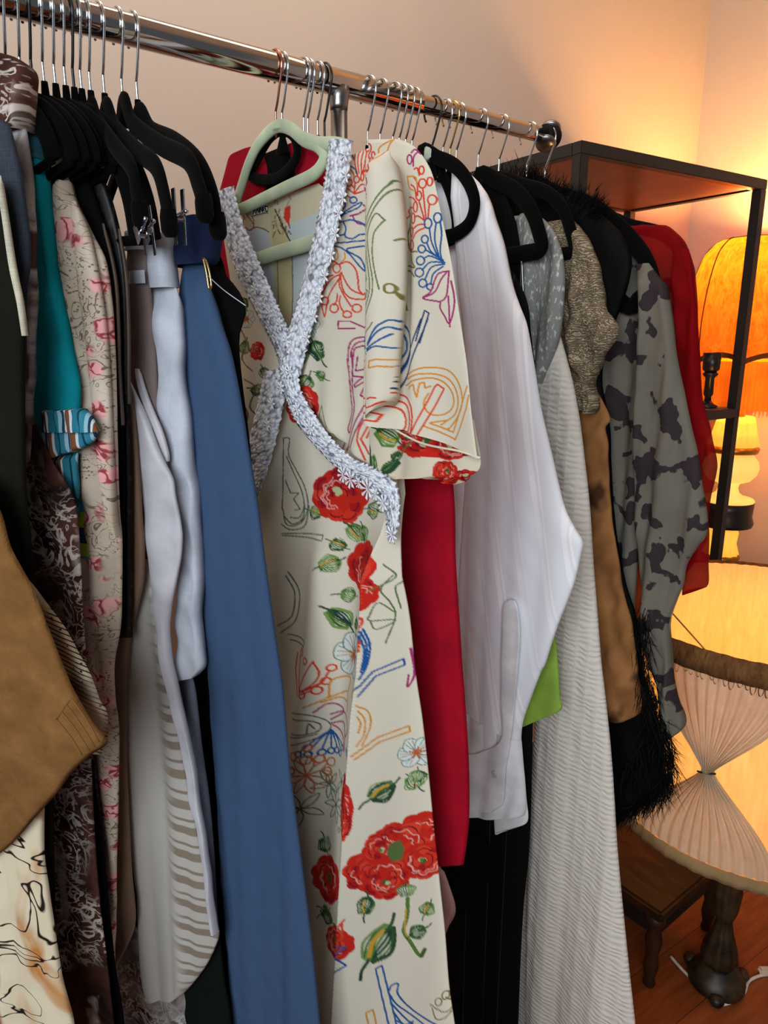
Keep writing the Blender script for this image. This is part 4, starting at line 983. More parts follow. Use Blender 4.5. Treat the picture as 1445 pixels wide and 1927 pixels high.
# ================================================================ floral dress: the printed cloth
def l3(c): return np.array(lin(c)[:3], np.float32)
class Print:
    """the printed pattern of the cloth, drawn stroke by stroke; kx pixels of the photograph map to cells"""
    k = 1.6; x0 = 380; y0 = 230
    def __init__(s, bg):
        s.A = np.empty((int(1740*s.k), int(560*s.k), 3), np.float32); s.A[:] = l3(bg); s.back = l3((206, 194, 168))
    def __call__(s, px, py):
        x = np.clip((px - s.x0)*s.k, 0, s.A.shape[1] - 2); y = np.clip((py - s.y0)*s.k, 0, s.A.shape[0] - 2)
        i = x.astype(int); j = y.astype(int); a = (x - i)[..., None]; b = (y - j)[..., None]
        A = s.A
        return (A[j, i]*(1 - a) + A[j, i + 1]*a)*(1 - b) + (A[j + 1, i]*(1 - a) + A[j + 1, i + 1]*a)*b
    def stamp(s, P, w, c):
        r = w*s.k/2; n = int(math.ceil(r))
        P = (np.asarray(P, float) - (s.x0, s.y0))*s.k
        o = np.arange(-n, n + 1); ox, oy = np.meshgrid(o, o)
        for dx, dy in zip(ox.ravel(), oy.ravel()):
            X = np.rint(P[:, 0] + dx).astype(int); Y = np.rint(P[:, 1] + dy).astype(int)
            ok = (np.hypot(X - P[:, 0], Y - P[:, 1]) <= r + .3) & (X >= 0) & (Y >= 0) & (X < s.A.shape[1]) & (Y < s.A.shape[0])
            s.A[Y[ok], X[ok]] = c
    def line(s, P, c, w=2.6, closed=False, sm=True):
        P = np.asarray(P, float)
        if sm and len(P) > 2: P = smooth_path(P, 8, closed)
        elif closed: P = np.vstack([P, P[:1]])
        if closed and sm: P = np.vstack([P, P[:1]])
        d = np.hypot(*np.diff(P, axis=0).T); L = np.concatenate([[0], np.cumsum(d)])
        q = np.arange(0, L[-1], .4)
        s.stamp(np.stack([np.interp(q, L, P[:, 0]), np.interp(q, L, P[:, 1])], 1), w, l3(c))
    def fill(s, P, c, al=1.):
        P = (np.asarray(P, float) - (s.x0, s.y0))*s.k
        a = np.maximum(np.floor(P.min(0)).astype(int), 0); b = np.minimum(np.ceil(P.max(0)).astype(int) + 1, (s.A.shape[1], s.A.shape[0]))
        if (b <= a).any(): return
        X, Y = np.meshgrid(np.arange(a[0], b[0]), np.arange(a[1], b[1])); M = np.zeros(X.shape, bool)
        for p, q in zip(P, np.roll(P, -1, 0)):
            if p[1] == q[1]: continue
            M ^= ((p[1] > Y) != (q[1] > Y)) & (X < (q[0] - p[0])*(Y - p[1])/(q[1] - p[1]) + p[0])
        V = s.A[a[1]:b[1], a[0]:b[0]]; V[M] = V[M]*(1 - al) + l3(c)*al
    def ring(s, x, y, rx, c, ry=None, w=2.2):
        a = np.linspace(0, 2*PI, 13)[:-1]; s.line(np.stack([x + rx*np.cos(a), y + (ry or rx)*np.sin(a)], 1), c, w, True)
    def rose(s, x, y, r, ry=None, seed=0, core=(.0, -.1)):
        rg = random.Random(seed); ry = ry or r
        a = np.linspace(0, 2*PI, 120); n = 9
        R_ = 1 + .11*np.abs(np.sin(a*n/2 + seed)) + .05*np.sin(a*2 + seed)
        s.fill(np.stack([x + r*R_*np.cos(a)*.92, y + ry*R_*np.sin(a)*.92], 1), (202, 42, 30))
        for k in range(15):
            t = rg.uniform(0, 2*PI); d = rg.uniform(.2, .85); q = rg.uniform(.22, .34)
            cx, cy = x + r*d*math.cos(t)*.95, y + ry*d*math.sin(t)*.95
            b = np.linspace(t - 1.4, t + 1.4, 12)
            pet = np.stack([cx + r*q*np.cos(b), cy + ry*q*np.sin(b)], 1)
            s.fill(np.vstack([pet, [[cx - .2*r*math.cos(t), cy - .2*ry*math.sin(t)]]]), rg.choice([(216, 52, 34), (190, 34, 28), (224, 66, 44), (176, 28, 30)]))
            s.line(pet[2:-2] - [[.16*r*math.cos(t), .16*ry*math.sin(t)]], (92, 20, 40), r*.035, sm=False)
        for k in range(4):
            t = rg.uniform(0, 2*PI); b = np.linspace(t - .9, t + .9, 9); d = rg.uniform(.4, .75)
            wv = 1 + .1*np.sin(b*9)
            s.line(np.stack([x + r*d*wv*np.cos(b), y + ry*d*wv*np.sin(b)], 1), (240, 176, 160), r*.03)
        for k in range(6):
            s.fill(np.stack([x + r*core[0] + r*.13*np.cos(a[::10])*rg.uniform(.6, 1.2) + rg.uniform(-.1, .1)*r, y + ry*core[1] + r*.1*np.sin(a[::10]) + rg.uniform(-.1, .1)*r], 1), rg.choice([(92, 122, 64), (62, 92, 48), (190, 200, 150)]))
    def leaf(s, x, y, L, ang, wd=.42, seed=0, gold=True):
        rg = random.Random(seed); ca, sa = math.cos(math.radians(ang)), math.sin(math.radians(ang))
        def T(u, v): return (x + L*(u*ca - v*sa), y + L*(u*sa + v*ca))
        u = np.linspace(0, 1, 14); e = wd*np.sin(PI*u**.8)*(1 - .15*u)*(1 + .16*np.sin(u*17 + seed))
        s.fill([T(a, b) for a, b in zip(u, e)] + [T(a, -b) for a, b in zip(u[::-1], e[::-1])], (206, 214, 186))
        for k in range(9):
            f = -1 + 2*k/8
            c = rg.choice([(62, 98, 44), (92, 132, 58), (44, 78, 48), (122, 152, 84), (40, 66, 62)])
            s.line([T(a, b*f + .02*math.sin(9*a + k)) for a, b in zip(u[1:-1:3], e[1:-1:3])], c, L*rg.uniform(.025, .07))
        if gold: s.line([T(.2, .05), T(.45, .1), T(.7, .03)], (206, 160, 60), L*.07)
        s.line([T(.2, 0), T(0, 0), T(-.16, .05)], (52, 84, 50), L*.05)
        s.line([T(.8, 0), T(1, 0), T(1.15, -.06)], (44, 66, 54), L*.05)
    def pale(s, x, y, r, seed=0):
        rg = random.Random(seed)
        for k in range(6):
            t = k*PI/3 + rg.uniform(-.2, .2); a = np.linspace(0, 2*PI, 16)
            cx, cy = x + .55*r*math.cos(t), y + .55*r*math.sin(t)
            P = np.stack([cx + .42*r*np.cos(a)*(1 + .1*np.cos(3*a)), cy + .42*r*np.sin(a)], 1)
            s.fill(P, (222, 228, 222)); s.line(P[::2], (96, 122, 104), r*.035, True)
            for q in range(3):
                b = t + (q - 1)*.25
                s.line([(x + .15*r*math.cos(b), y + .15*r*math.sin(b)), (x + .85*r*math.cos(b), y + .85*r*math.sin(b))], rg.choice([(120, 150, 140), (200, 132, 52), (150, 170, 160), (206, 150, 70)]), r*.03)
        for k in range(9):
            b = k*2*PI/9; s.line([(x, y), (x + .36*r*math.cos(b), y + .36*r*math.sin(b))], (196, 92, 40), r*.05)
D = Print((225, 217, 197))
RED, MAG, BLU, NAV, GRN, ORA, OLV, GRY, DGR = (218, 70, 46), (166, 52, 112), (32, 88, 152), (34, 62, 112), (88, 116, 64), (216, 146, 56), (126, 118, 58), (96, 102, 92), (44, 72, 48)
class Q:
    def __init__(s, ox, oy, sc, t=None): s.o = (ox, oy); s.s = sc; s.t = t or D
    def p(s, v): return [(s.o[0] + v[i]/s.s, s.o[1] + v[i + 1]/s.s) for i in range(0, len(v), 2)]
    def l(s, c, *vs, w=2.7, sm=True, closed=False):
        for v in vs: s.t.line(s.p(v), c, w, closed, sm)
    def c(s, c, *vs, w=2.7):
        for v in vs:
            x, y = s.p(v[:2])[0]; s.t.ring(x, y, v[2]/s.s, c, (v[3] if len(v) > 3 else v[2])/s.s, w)
A_ = Q(630, 250, 5.209)
A_.l(RED, (265, 420, 215, 260, 215, 180, 300, 120, 305, 160, 300, 260, 310, 410), (280, 400, 250, 230, 270, 180, 295, 150), (320, 400, 345, 300, 345, 190), (330, 395, 385, 330, 395, 260), (345, 390, 420, 340, 435, 310), (355, 385, 400, 390, 480, 395),
     (230, 600, 240, 500), (225, 540, 190, 510), (235, 600, 300, 520, 340, 515), (240, 605, 290, 590, 350, 570), (230, 600, 130, 540, 60, 560, 55, 600, 130, 610, 190, 640), (160, 340, 215, 400, 225, 440))
A_.c(RED, (350, 150, 25, 40), (395, 225, 20, 35), (440, 285, 20, 32), (465, 370, 20, 38), (385, 430, 32), (318, 440, 16, 38), (255, 465, 32), (170, 495, 34))
A_.c(MAG, (430, 500, 32, 38)); A_.l(MAG, (360, 570, 375, 545, 400, 560, 400, 590), (345, 545, 380, 620, 440, 655), (400, 590, 450, 625), (330, 710, 370, 745, 430, 730), (195, 820, 280, 800, 370, 745), (225, 830, 270, 890, 370, 900, 405, 855))
A_.c(BLU, (225, 665, 40, 30), (108, 712, 28, 35), (45, 745, 20))
A_.l(BLU, (20, 900, 100, 800, 300, 690, 280, 740, 110, 810, 30, 900), (40, 890, 120, 870, 210, 860, 330, 900, 378, 995, 300, 1000, 230, 1040, 160, 1030, 140, 1000, 150, 940, 120, 880), (20, 1040, 80, 1010, 140, 1000), (20, 1040, 10, 960, 0, 910), (0, 1070, 120, 1080, 380, 1055), (0, 1110, 100, 1130, 200, 1200, 320, 1350, 330, 1320, 290, 1230, 165, 1145, 380, 1110), (25, 1035, 70, 960, 60, 900))
A_.l((44, 92, 112), (150, 100, 170, 200, 210, 270), (170, 110, 230, 70, 290, 95), (225, 70, 225, 150), (180, 330, 230, 360, 255, 410))
A_.l(ORA, (450, 200, 470, 140, 590, 70, 560, 120, 520, 230, 470, 280), (0, 1150, 50, 1150, 70, 1200, 60, 1240, 10, 1255), (140, 1180, 150, 1230, 110, 1270))
A_.c(RED, (60, 1330, 40, 45), (40, 1720, 42), (165, 1780, 38, 32), (250, 1720, 40, 38), (-60, 1650, 38), (-90, 1500, 34), (-130, 1340, 30))
A_.l(RED, (90, 1290, 180, 1270, 250, 1340, 270, 1450, 275, 1540, 310, 1590), (310, 1590, 200, 1530, 110, 1370), (100, 1380, 130, 1540, 200, 1620, 320, 1630, 325, 1570), (100, 1380, 90, 1480, 120, 1560, 200, 1700), (100, 1390, 0, 1440, -100, 1600, -60, 1800, -20, 1600, 95, 1420), (70, 1580, 70, 1640, 40, 1690), (105, 1600, 95, 1660, 110, 1720, 140, 1760), (60, 1280, -20, 1250, -110, 1330), (20, 1400, -60, 1420, -90, 1470))
A_.l(GRN, (610, 520, 625, 470, 665, 510, 640, 550, 610, 600, 555, 720, 480, 880, 420, 1010, 385, 1130), (610, 520, 560, 640, 450, 870, 385, 1050), (605, 870, 550, 810, 490, 930, 465, 1050, 490, 1250, 520, 1450, 510, 1600, 450, 1750, 385, 1850), (605, 870, 570, 930, 530, 1020, 520, 1200, 540, 1370, 570, 1540), (440, 1000, 430, 1050, 450, 1200, 480, 1380, 490, 1530, 460, 1650, 380, 1780), w=1.9)
A_.l(GRN, (375, 1450, 415, 1385, 445, 1440, 375, 1525, 465, 1555, 440, 1620, 380, 1580), w=1.9, sm=False)
A_.c(RED, (870, 370, 22, 40), (880, 500, 35, 45), (845, 620, 28, 45), (810, 730, 22, 50), (780, 840, 25, 50), (755, 970, 27, 45), (755, 1100, 33, 48), (970, 660, 38, 48), (945, 480, 22, 42))
A_.l(RED, (790, 430, 830, 500, 835, 620), (885, 550, 900, 700, 915, 840), (945, 710, 935, 840), (850, 680, 900, 850), (800, 830, 840, 820, 900, 860), (790, 940, 840, 905, 910, 895), (780, 1040, 830, 970, 915, 930), (800, 360, 830, 350, 850, 420), (720, 630, 780, 640, 820, 680), (700, 760, 730, 730, 790, 740), (680, 835, 710, 810, 700, 770), (760, 510, 800, 540, 820, 620))
A_.l(ORA, (720, 430, 730, 530, 790, 570), (720, 430, 810, 440, 830, 520))
A_.c(BLU, (935, 890, 35, 48), (1020, 835, 32, 48), (905, 1045, 32, 38), (875, 1140, 36), (862, 1255, 40), (850, 1370, 42), (885, 1475, 38), (955, 1510, 30))
A_.l(BLU, (950, 945, 970, 1070, 1030, 1220), (1010, 885, 1000, 1050, 1045, 1230), (1045, 880, 1060, 1000, 1050, 1150, 1065, 1240), (925, 1080, 960, 1160, 1030, 1220), (915, 1150, 980, 1190, 1080, 1250), (900, 1230, 960, 1210, 1090, 1270), (880, 1345, 960, 1270, 1095, 1275), (905, 1440, 970, 1320, 1090, 1290), (965, 1470, 990, 1380, 1080, 1310))
A_.l(MAG, (1130, 1355, 1040, 1380, 1000, 1450, 960, 1560, 885, 1620, 980, 1645, 1060, 1650, 1110, 1600, 1125, 1480, 1130, 1355), (885, 1620, 1000, 1560, 1060, 1440, 1110, 1370), (1055, 1655, 1050, 1720, 1090, 1800, 1130, 1870, 1170, 1750, 1180, 1620, 1150, 1450), (1130, 1600, 1135, 1900), (770, 200, 800, 165, 850, 210), (790, 330, 795, 240, 830, 180))
A_.c(MAG, (755, 265, 22, 45))
A_.l(OLV, (740, 770, 720, 900, 690, 1000, 700, 1100, 730, 1160, 830, 1165), (690, 1020, 650, 1060), (740, 1190, 760, 1260, 800, 1320, 690, 1300), (680, 1350, 740, 1360, 800, 1410), (650, 1570, 670, 1650, 690, 1740)); A_.c(OLV, (625, 1530, 27, 45))
A_.l(NAV, (815, 2040, 845, 1927, 900, 1740, 940, 1770, 890, 1927, 850, 2060), w=2.6, sm=False)
B_ = Q(690, 600, 5.839)
B_.l(BLU, (170, 270, 250, 110, 300, 50, 360, 15, 430, 110, 480, 220, 490, 330, 480, 400, 400, 580), (170, 290, 270, 140, 350, 95, 420, 220, 430, 350, 350, 520), (160, 330, 270, 240, 350, 165), (160, 350, 250, 300, 350, 320)); B_.l(NAV, (340, 690, 500, 310, 620, 0), (330, 760, 380, 780, 480, 540, 690, 0), (345, 690, 400, 580, 340, 640), w=2.6)
B_.l(GRN, (65, 100, 130, 0), (70, 200, 180, 110, 230, 40), (60, 260, 150, 325), (60, 330, 145, 385), w=1.9)
B_.l(ORA, (340, 450, 260, 440, 190, 460, 185, 535, 260, 515, 335, 525), sm=False)
B_.l(ORA, (465, 610, 600, 545, 740, 535, 880, 565, 980, 660, 1040, 800, 1050, 930, 1000, 1060, 900, 1190, 860, 1210), (450, 660, 600, 605, 760, 610, 880, 660, 960, 760, 995, 900, 960, 1040, 860, 1120, 790, 1170), (440, 730, 560, 670, 700, 650, 820, 690, 910, 790, 940, 900, 910, 990, 850, 1040, 780, 1060, 700, 1050, 650, 990, 640, 900, 680, 820), (700, 1140, 850, 1120))
B_.l(ORA, (480, 770, 500, 740, 540, 720, 550, 780, 575, 860, 590, 760, 600, 710, 640, 695, 650, 760, 700, 740), (640, 1180, 960, 1330, 1030, 1180, 1110, 980, 1135, 840), (690, 1150, 930, 1250, 980, 1120, 1050, 930, 1115, 740), sm=False)
B_.l(RED, (560, 1310, 830, 770, 765, 720, 740, 745, 490, 1310), w=2.6, sm=False)
B_.l(RED, (330, 810, 430, 850, 510, 950, 530, 1080, 520, 1190, 490, 1310), (330, 870, 430, 930, 490, 1040, 490, 1180, 440, 1290), (310, 930, 400, 990, 440, 1100, 430, 1200, 370, 1270), (110, 900, 140, 960, 200, 950, 290, 900), (160, 870, 200, 855, 250, 860), (90, 1000, 130, 1060, 110, 1130)); B_.l(RED, (200, 1020, 260, 1000, 325, 1040, 300, 1110, 240, 1090, 190, 1100, 170, 1170), sm=False)
E_ = Q(400, 500, 2.627)
E_.l(MAG, (720, 310, 645, 310, 645, 275, 700, 275, 790, 320), sm=False)
E_.l(MAG, (680, 480, 690, 400, 720, 360, 790, 350), (700, 480, 700, 420, 730, 380, 790, 370), (680, 480, 690, 650, 700, 720, 670, 800, 680, 825, 700, 780, 720, 700, 700, 600, 710, 430, 740, 400, 790, 395), (670, 900, 690, 850, 740, 750, 790, 640), (690, 910, 740, 800, 785, 700))
E_.l(MAG, (730, 450, 720, 520, 780, 510), (700, 545, 760, 550, 710, 590, 720, 600, 780, 565, 750, 640, 770, 650), sm=False)
E_.l(RED, (740, 860, 750, 800, 785, 730), (740, 860, 770, 960), (755, 855, 785, 780), (757, 860, 785, 930), (775, 850, 790, 810))
D.leaf(575, 650, 42, 100, .4, 1, False); D.leaf(592, 640, 52, 60, .32, 2, False); D.leaf(590, 705, 44, 120, .34, 3, False); D.leaf(600, 700, 30, 30, .3, 31, False)
D.pale(582, 612, 26, 3)
D.rose(577, 762, 30, 36, 4)
E_.l(GRY, (375, 850, 405, 855, 400, 930, 440, 1010, 480, 1090, 495, 1180, 470, 1250, 430, 1280, 390, 1270, 375, 1200), (390, 940, 430, 1030, 465, 1110, 475, 1180, 450, 1240, 410, 1240), w=1.9); E_.l(GRY, (375, 850, 370, 1200), (385, 1060, 410, 1120, 450, 1120, 425, 1150, 455, 1200, 430, 1205), w=1.9, sm=False)
E_.l(OLV, (505, 800, 610, 830, 630, 880, 560, 850), (520, 770, 560, 690, 590, 800), sm=False, w=1.8)
D.leaf(618, 968, 34, 200, .4, 5); D.leaf(700, 955, 34, 10, .5, 6)
D.rose(650, 930, 52, 50, 1, (-.1, -.15))
D.leaf(665, 985, 48, 50, .34, 7); D.leaf(690, 985, 40, 80, .3, 8, False)
H_ = Q(480, 950, 2.89)
H_.l(GRY, (180, 150, 420, 155, 415, 185, 180, 160), sm=False, w=1.9); H_.l(GRY, (175, 100, 220, 130, 290, 110, 320, 0), (190, 60, 230, 100, 280, 70, 295, 0), (200, 360, 250, 480, 230, 620, 160, 690), (190, 380, 225, 480, 210, 600, 150, 650), w=1.9); H_.l(GRY, (190, 700, 320, 730, 310, 760, 200, 730), sm=False, w=1.9)
for x, y, L_, a_ in ((455, 560, 30, 60), (470, 640, 34, 110), (500, 690, 30, 70), (480, 730, 34, 20), (462, 790, 30, 100)): D.leaf(x, y, L_, a_, .34, int(x), False)
D.pale(468, 600, 18, 5); D.rose(492, 660, 14, 18, 9)
E_.l((122, 96, 70), (140, 300, 180, 380, 160, 460, 220, 520), (180, 560, 230, 600, 210, 700, 260, 760), (150, 640, 200, 720, 190, 800), (250, 620, 300, 660, 280, 720), w=2)
D.rose(705, 1062, 42, 50, 2, (.2, .3)); D.rose(722, 1105, 34, 32, 3, (.1, -.2))
D.leaf(655, 1050, 42, 160, .4, 9); D.leaf(662, 1030, 32, 215, .4, 19); D.leaf(678, 1120, 34, 190, .4, 10, False)
D.leaf(634, 1140, 62, 50, .26, 11, False); D.leaf(682, 1160, 26, 90, .3, 12, False)
D.pale(680, 1228, 44, 1); D.leaf(698, 1192, 26, 10, .6, 13)
H_.c(RED, (335, 830, 17), (290, 790, 14, 20), (450, 875, 18), (425, 945, 18), (390, 990, 20), (320, 1010, 20))
H_.l(RED, (385, 830, 340, 900, 300, 990, 370, 960, 405, 900, 385, 830), (300, 1000, 400, 960, 440, 890), (310, 1010, 370, 990), (245, 800, 235, 900, 280, 1020), (270, 810, 275, 900, 300, 1000), (300, 1000, 380, 965, 410, 950))
H_.l(ORA, (430, 1010, 450, 940, 555, 930, 540, 1010, 560, 1100), (420, 1040, 530, 1000), (400, 1060, 480, 1040, 550, 1060), (330, 1080, 420, 1040, 430, 1010))
H_.l(MAG, (370, 1110, 430, 1070, 510, 1110, 430, 1160), (430, 1130, 520, 1115, 595, 1175, 560, 1230, 520, 1170, 430, 1180), (440, 1190, 520, 1240, 560, 1310, 550, 1220))
H_.l(GRY, (230, 1120, 330, 1115, 400, 1150, 430, 1200, 380, 1250, 240, 1290), (240, 1150, 340, 1150, 390, 1180, 370, 1220, 240, 1230), (340, 1225, 350, 1170, 370, 1200), (230, 1250, 380, 1230), w=1.9)
H_.c(BLU, (390, 1335, 16), (430, 1330, 16), (465, 1325, 16), (500, 1335, 14), (525, 1300, 14), (300, 1330, 15), (340, 1335, 14))
H_.l(BLU, *[(430, 1215, (430 + x)//2, 1260, x, y) for x, y in ((390, 1320), (430, 1315), (465, 1310), (500, 1320), (520, 1290), (310, 1318), (345, 1320))])
BRO = (196, 110, 70)
H_.c(BRO, (270, 1345, 22), (330, 1365, 22), (380, 1370, 20), (430, 1390, 22), (260, 1420, 20), (410, 1440, 20), (420, 1480, 18), (340, 1300, 18))
for k in range(9):
    a_ = k*2*PI/9; H_.l(BRO, (330, 1450, 330 + 50*math.cos(a_ - .3), 1450 + 50*math.sin(a_ - .3), 330 + 105*math.cos(a_), 1450 + 105*math.sin(a_), 330 + 55*math.cos(a_ + .35), 1450 + 55*math.sin(a_ + .35), 330, 1450), w=1.9)
G1 = Q(480, 1427, 2.89)
for cx, cy, n_, r_ in ((490, 230, 7, 95), (420, 130, 5, 80), (300, 250, 5, 100), (550, 90, 4, 70)):
    for k in range(n_):
        a_ = k*2*PI/n_ + cx*.01; G1.l((86, 112, 88), (cx, cy, cx + .5*r_*math.cos(a_ - .35), cy + .5*r_*math.sin(a_ - .35), cx + r_*math.cos(a_), cy + r_*math.sin(a_), cx + .5*r_*math.cos(a_ + .35), cy + .5*r_*math.sin(a_ + .35), cx, cy), w=1.7)
G1.c((86, 112, 88), (575, 270, 14), (580, 325, 16), (545, 345, 12), w=1.7)
D.leaf(625, 1600, 36, 250, .5, 14, False); D.rose(636, 1645, 46, 42, 5); D.rose(668, 1752, 34, 30, 6)
D.leaf(640, 1700, 40, 150, .3, 15, False); D.leaf(655, 1720, 50, 200, .25, 16, False)
H_.l(GRN, (840, 360, 800, 430, 830, 500, 850, 580, 810, 720), (870, 400, 850, 430, 870, 540), (850, 560, 790, 500, 760, 560, 760, 590, 850, 600, 780, 640, 760, 590), (800, 300, 850, 370, 760, 430), w=1.9)
H_.l(BLU, (735, 630, 755, 720, 740, 830, 710, 900), (720, 660, 735, 750, 720, 860), (725, 640, 745, 730, 730, 850)); H_.l(BLU, (690, 950, 710, 935, 760, 865, 880, 812, 885, 845, 770, 890, 700, 990), sm=False); H_.l(BLU, (590, 1280, 630, 1310, 625, 1330, 595, 1305, 590, 1280), sm=False)
H_.l(RED, (750, 290, 745, 350, 735, 420, 730, 500), (725, 560, 735, 590, 715, 640), (700, 700, 720, 690, 715, 750), w=3)
H_.l(ORA, (655, 1015, 615, 1000, 620, 970, 655, 980), sm=False); H_.l(ORA, (690, 1040, 730, 1080, 735, 1160, 700, 1260), (695, 1070, 715, 1120, 710, 1200, 680, 1260), (690, 1100, 700, 1140, 690, 1190), w=2.2); H_.l(ORA, (660, 1310, 760, 1225, 900, 1175, 905, 1205, 770, 1250, 670, 1330), sm=False); H_.l(MAG, (905, 760, 920, 900, 895, 965, 900, 900))
D.pale(802, 1408, 30, 7); D.leaf(770, 1460, 62, 145, .3, 17); D.leaf(790, 1450, 34, 60, .5, 18); D.leaf(803, 1440, 30, 100, .4, 28, False)
D.rose(690, 1500, 16, 60, 8)
for x, y, r_, sd, co_ in ((806, 1560, 38, 11, (-.3, 0)), (726, 1622, 38, 12, (0, 0)), (776, 1580, 46, 13, (-.1, 0)), (810, 1612, 36, 14, (0, 0)), (752, 1640, 38, 15, (0, .2)), (745, 1582, 30, 16, (0, .1))): D.rose(x, y, r_, None, sd, co_)
D.fill([(757, 1575), (775, 1568), (782, 1585), (778, 1605), (762, 1608), (754, 1592)], (92, 112, 62))
D.leaf(722, 1668, 44, 100, .34, 20); D.leaf(782, 1652, 30, 85, .5, 21, False)
D.line([(785, 1680), (784, 1710), (778, 1740), (788, 1762), (800, 1785), (808, 1790)], (92, 122, 60), 6); D.line([(782, 1700), (780, 1740), (786, 1755)], (200, 160, 60), 2.4); D.line([(806, 1790), (812, 1778)], (72, 100, 52), 7)
D.leaf(786, 1752, 38, -28, .36, 22, False); D.leaf(760, 1722, 100, 120, .24, 23); D.leaf(822, 1690, 32, 115, .4, 24)
G1.l(BLU, (825, 1445, 760, 1080, 730, 1095, 790, 1445), sm=False); G1.l(BLU, (790, 1220, 800, 1195, 830, 1190, 830, 1250, 900, 1340, 1050, 1440), (790, 1240, 830, 1310, 960, 1420, 1000, 1445), (795, 1290, 860, 1380, 930, 1445), (805, 1340, 840, 1400, 880, 1445)); G1.l(BLU, (820, 1390, 860, 1420, 900, 1400, 880, 1445), (540, 940, 600, 960, 550, 1000, 600, 1060, 545, 1090), sm=False)
G1.l(ORA, (700, 1445, 680, 1330, 715, 1315, 735, 1445), sm=False); G1.l(RED, (600, 810, 575, 850, 590, 900, 560, 930), (590, 830, 590, 880))
G1.l(OLV, (1000, 1330, 1020, 1390, 1060, 1390, 1090, 1350), (990, 1310, 1060, 1360, 1090, 1320, 1060, 1280), w=1.8); G1.c(OLV, (1030, 1300, 15, 20), (1060, 1270, 14, 22), w=1.8)
HM = Print((226, 214, 190)); HM.back = l3((226, 214, 190))
HM.rose(805, 832, 60, 30, 21); HM.rose(850, 840, 44, 26, 22); HM.rose(770, 822, 30, 14, 23); HM.rose(842, 890, 26, 24, 26); HM.rose(880, 895, 22, 12, 27)
HM.leaf(712, 806, 56, 35, .34, 31); HM.leaf(702, 905, 62, -92, .26, 32, False); HM.leaf(722, 892, 46, -45, .2, 33, False); HM.leaf(740, 868, 26, -60, .3, 34, False); HM.line([(752, 862), (762, 845), (780, 833)], (92, 122, 64), 3)
IN = Print((204, 194, 166)); IN.back = l3((196, 188, 164))
IN.fill([(458, 436), (482, 430), (500, 432), (508, 440), (522, 540), (528, 660), (470, 560)], (190, 198, 204))
IN.fill([(546, 420), (596, 402), (612, 380), (640, 400), (600, 640), (556, 660), (540, 540)], (192, 204, 206))
IN.fill([(508, 375), (520, 395), (546, 455), (553, 480), (553, 660), (525, 660), (516, 470)], (196, 184, 140))
for k in range(26):
    rg = random.Random(k); x, y = 512 + rg.uniform(0, 36), 368 + rg.uniform(0, 70)
    IN.line([(x, y), (x + rg.uniform(-6, 6), y + rg.uniform(6, 14))], rg.choice([(120, 112, 92), (150, 140, 112), (92, 86, 70), (222, 214, 188)]), 2)
IN.line([(520, 395), (546, 450), (552, 458)], (70, 58, 48), 2.5); IN.line([(524, 480), (526, 560), (528, 660)], (120, 112, 96), 1.6); IN.line([(552, 478), (553, 560), (549, 650)], (110, 104, 92), 1.6)
IN.fill([(538, 392), (549, 386), (549, 408), (545, 424), (536, 410)], (206, 58, 44))
for P_ in ([(452, 400), (462, 410), (458, 420), (470, 434)], [(465, 402), (472, 412), (480, 425), (474, 434)], [(476, 405), (480, 418), (478, 430)], [(448, 402), (456, 425), (460, 440)]): IN.line(P_, (176, 92, 74), 2)
IN.line([(470, 434), (485, 428), (500, 432), (508, 437)], (120, 100, 80), 2)
m_dress = mat('floral_print', fn=lambda g: (g.n('VertexColor', layer_name='print').outputs[0], g.m('ADD', g.noise(g.uv(1, .06), 900, 2), g.noise(g.uv(.06, 1), 900, 2))), rough=.85, bump=.2, bdist=.0006, trans=.12)
def lace(g):
    v = g.uv()
    k = g.vor(g.n('VectorMath', {0: v, 1: (1, .62, 1)}, operation='MULTIPLY').outputs[0], 230)
    n = g.noise(v, 170, 3)
    h = g.m('ADD', g.m('MULTIPLY', g.m('SUBTRACT', 1., k), .8), g.m('MULTIPLY', n, .5))
    return g.ramp(h, [(.35, (130, 132, 142)), (.55, (206, 210, 220)), (.8, (240, 243, 250))]), h
m_lace = mat('crochet_lace', fn=lace, rough=.9, bump=1., bdist=.003)
m_daisy = mat('lace_white', (232, 234, 240), rough=.9, vary=.05)

# ================================================================ floral dress: shape
TD = .172
m_hemc = mat('dress_cream', (226, 214, 190), rough=.85)
dr = root('floral_dress', TD, 'long cream dress printed with red roses and outlined flowers, white lace at its deep neckline', 'dress')
seam = [(560, 745), (1000, 747), (1050, 739), (1150, 733), (1250, 725), (1330, 712), (1420, 703), (1480, 697), (1560, 690), (1680, 680), (1800, 671), (1927, 661), (2400, 625)]
def seam_x(py): return np.interp(py, [a for a, b in seam], [b for a, b in seam])
def ridge(px, py):
    d = px - seam_x(py); k = np.clip((py - 930)/150, 0, 1)
    y = np.where(d < 0, np.exp(-np.abs(d)/26.), np.exp(-np.abs(d)/75.))
    e = np.exp(-((px - (seam_x(py) - 120))/30.)**2)
    return -.034*k*y - .008*k*e - .006*k*np.sin((px - seam_x(py))*.06 + py*.002)*np.where(d < 0, 1, .2)
cloth('skirt', TD, [(700, 640, 470), (735, 760, 470), (758, 880, 466), (765, 955, 470), (776, 1050, 480), (790, 1150, 490), (798, 1250, 500), (808, 1350, 505), (815, 1450, 510), (822, 1550, 520), (832, 1650, 530), (843, 1750, 540), (850, 1850, 550), (859, 1927, 560), (885, 2150, 575), (910, 2400, 590)],
      m_dress, dr, th=.016, nu=250, nv=860, nb=10, yf=ridge, paint=D, tops=.3, p=7)
def gath(px, py): return -.0035*np.sin((px - 600)*.12 + py*.006)*np.clip((py - 640)/140, 0, 1) - .002*np.sin(px*.05 + py*.012)
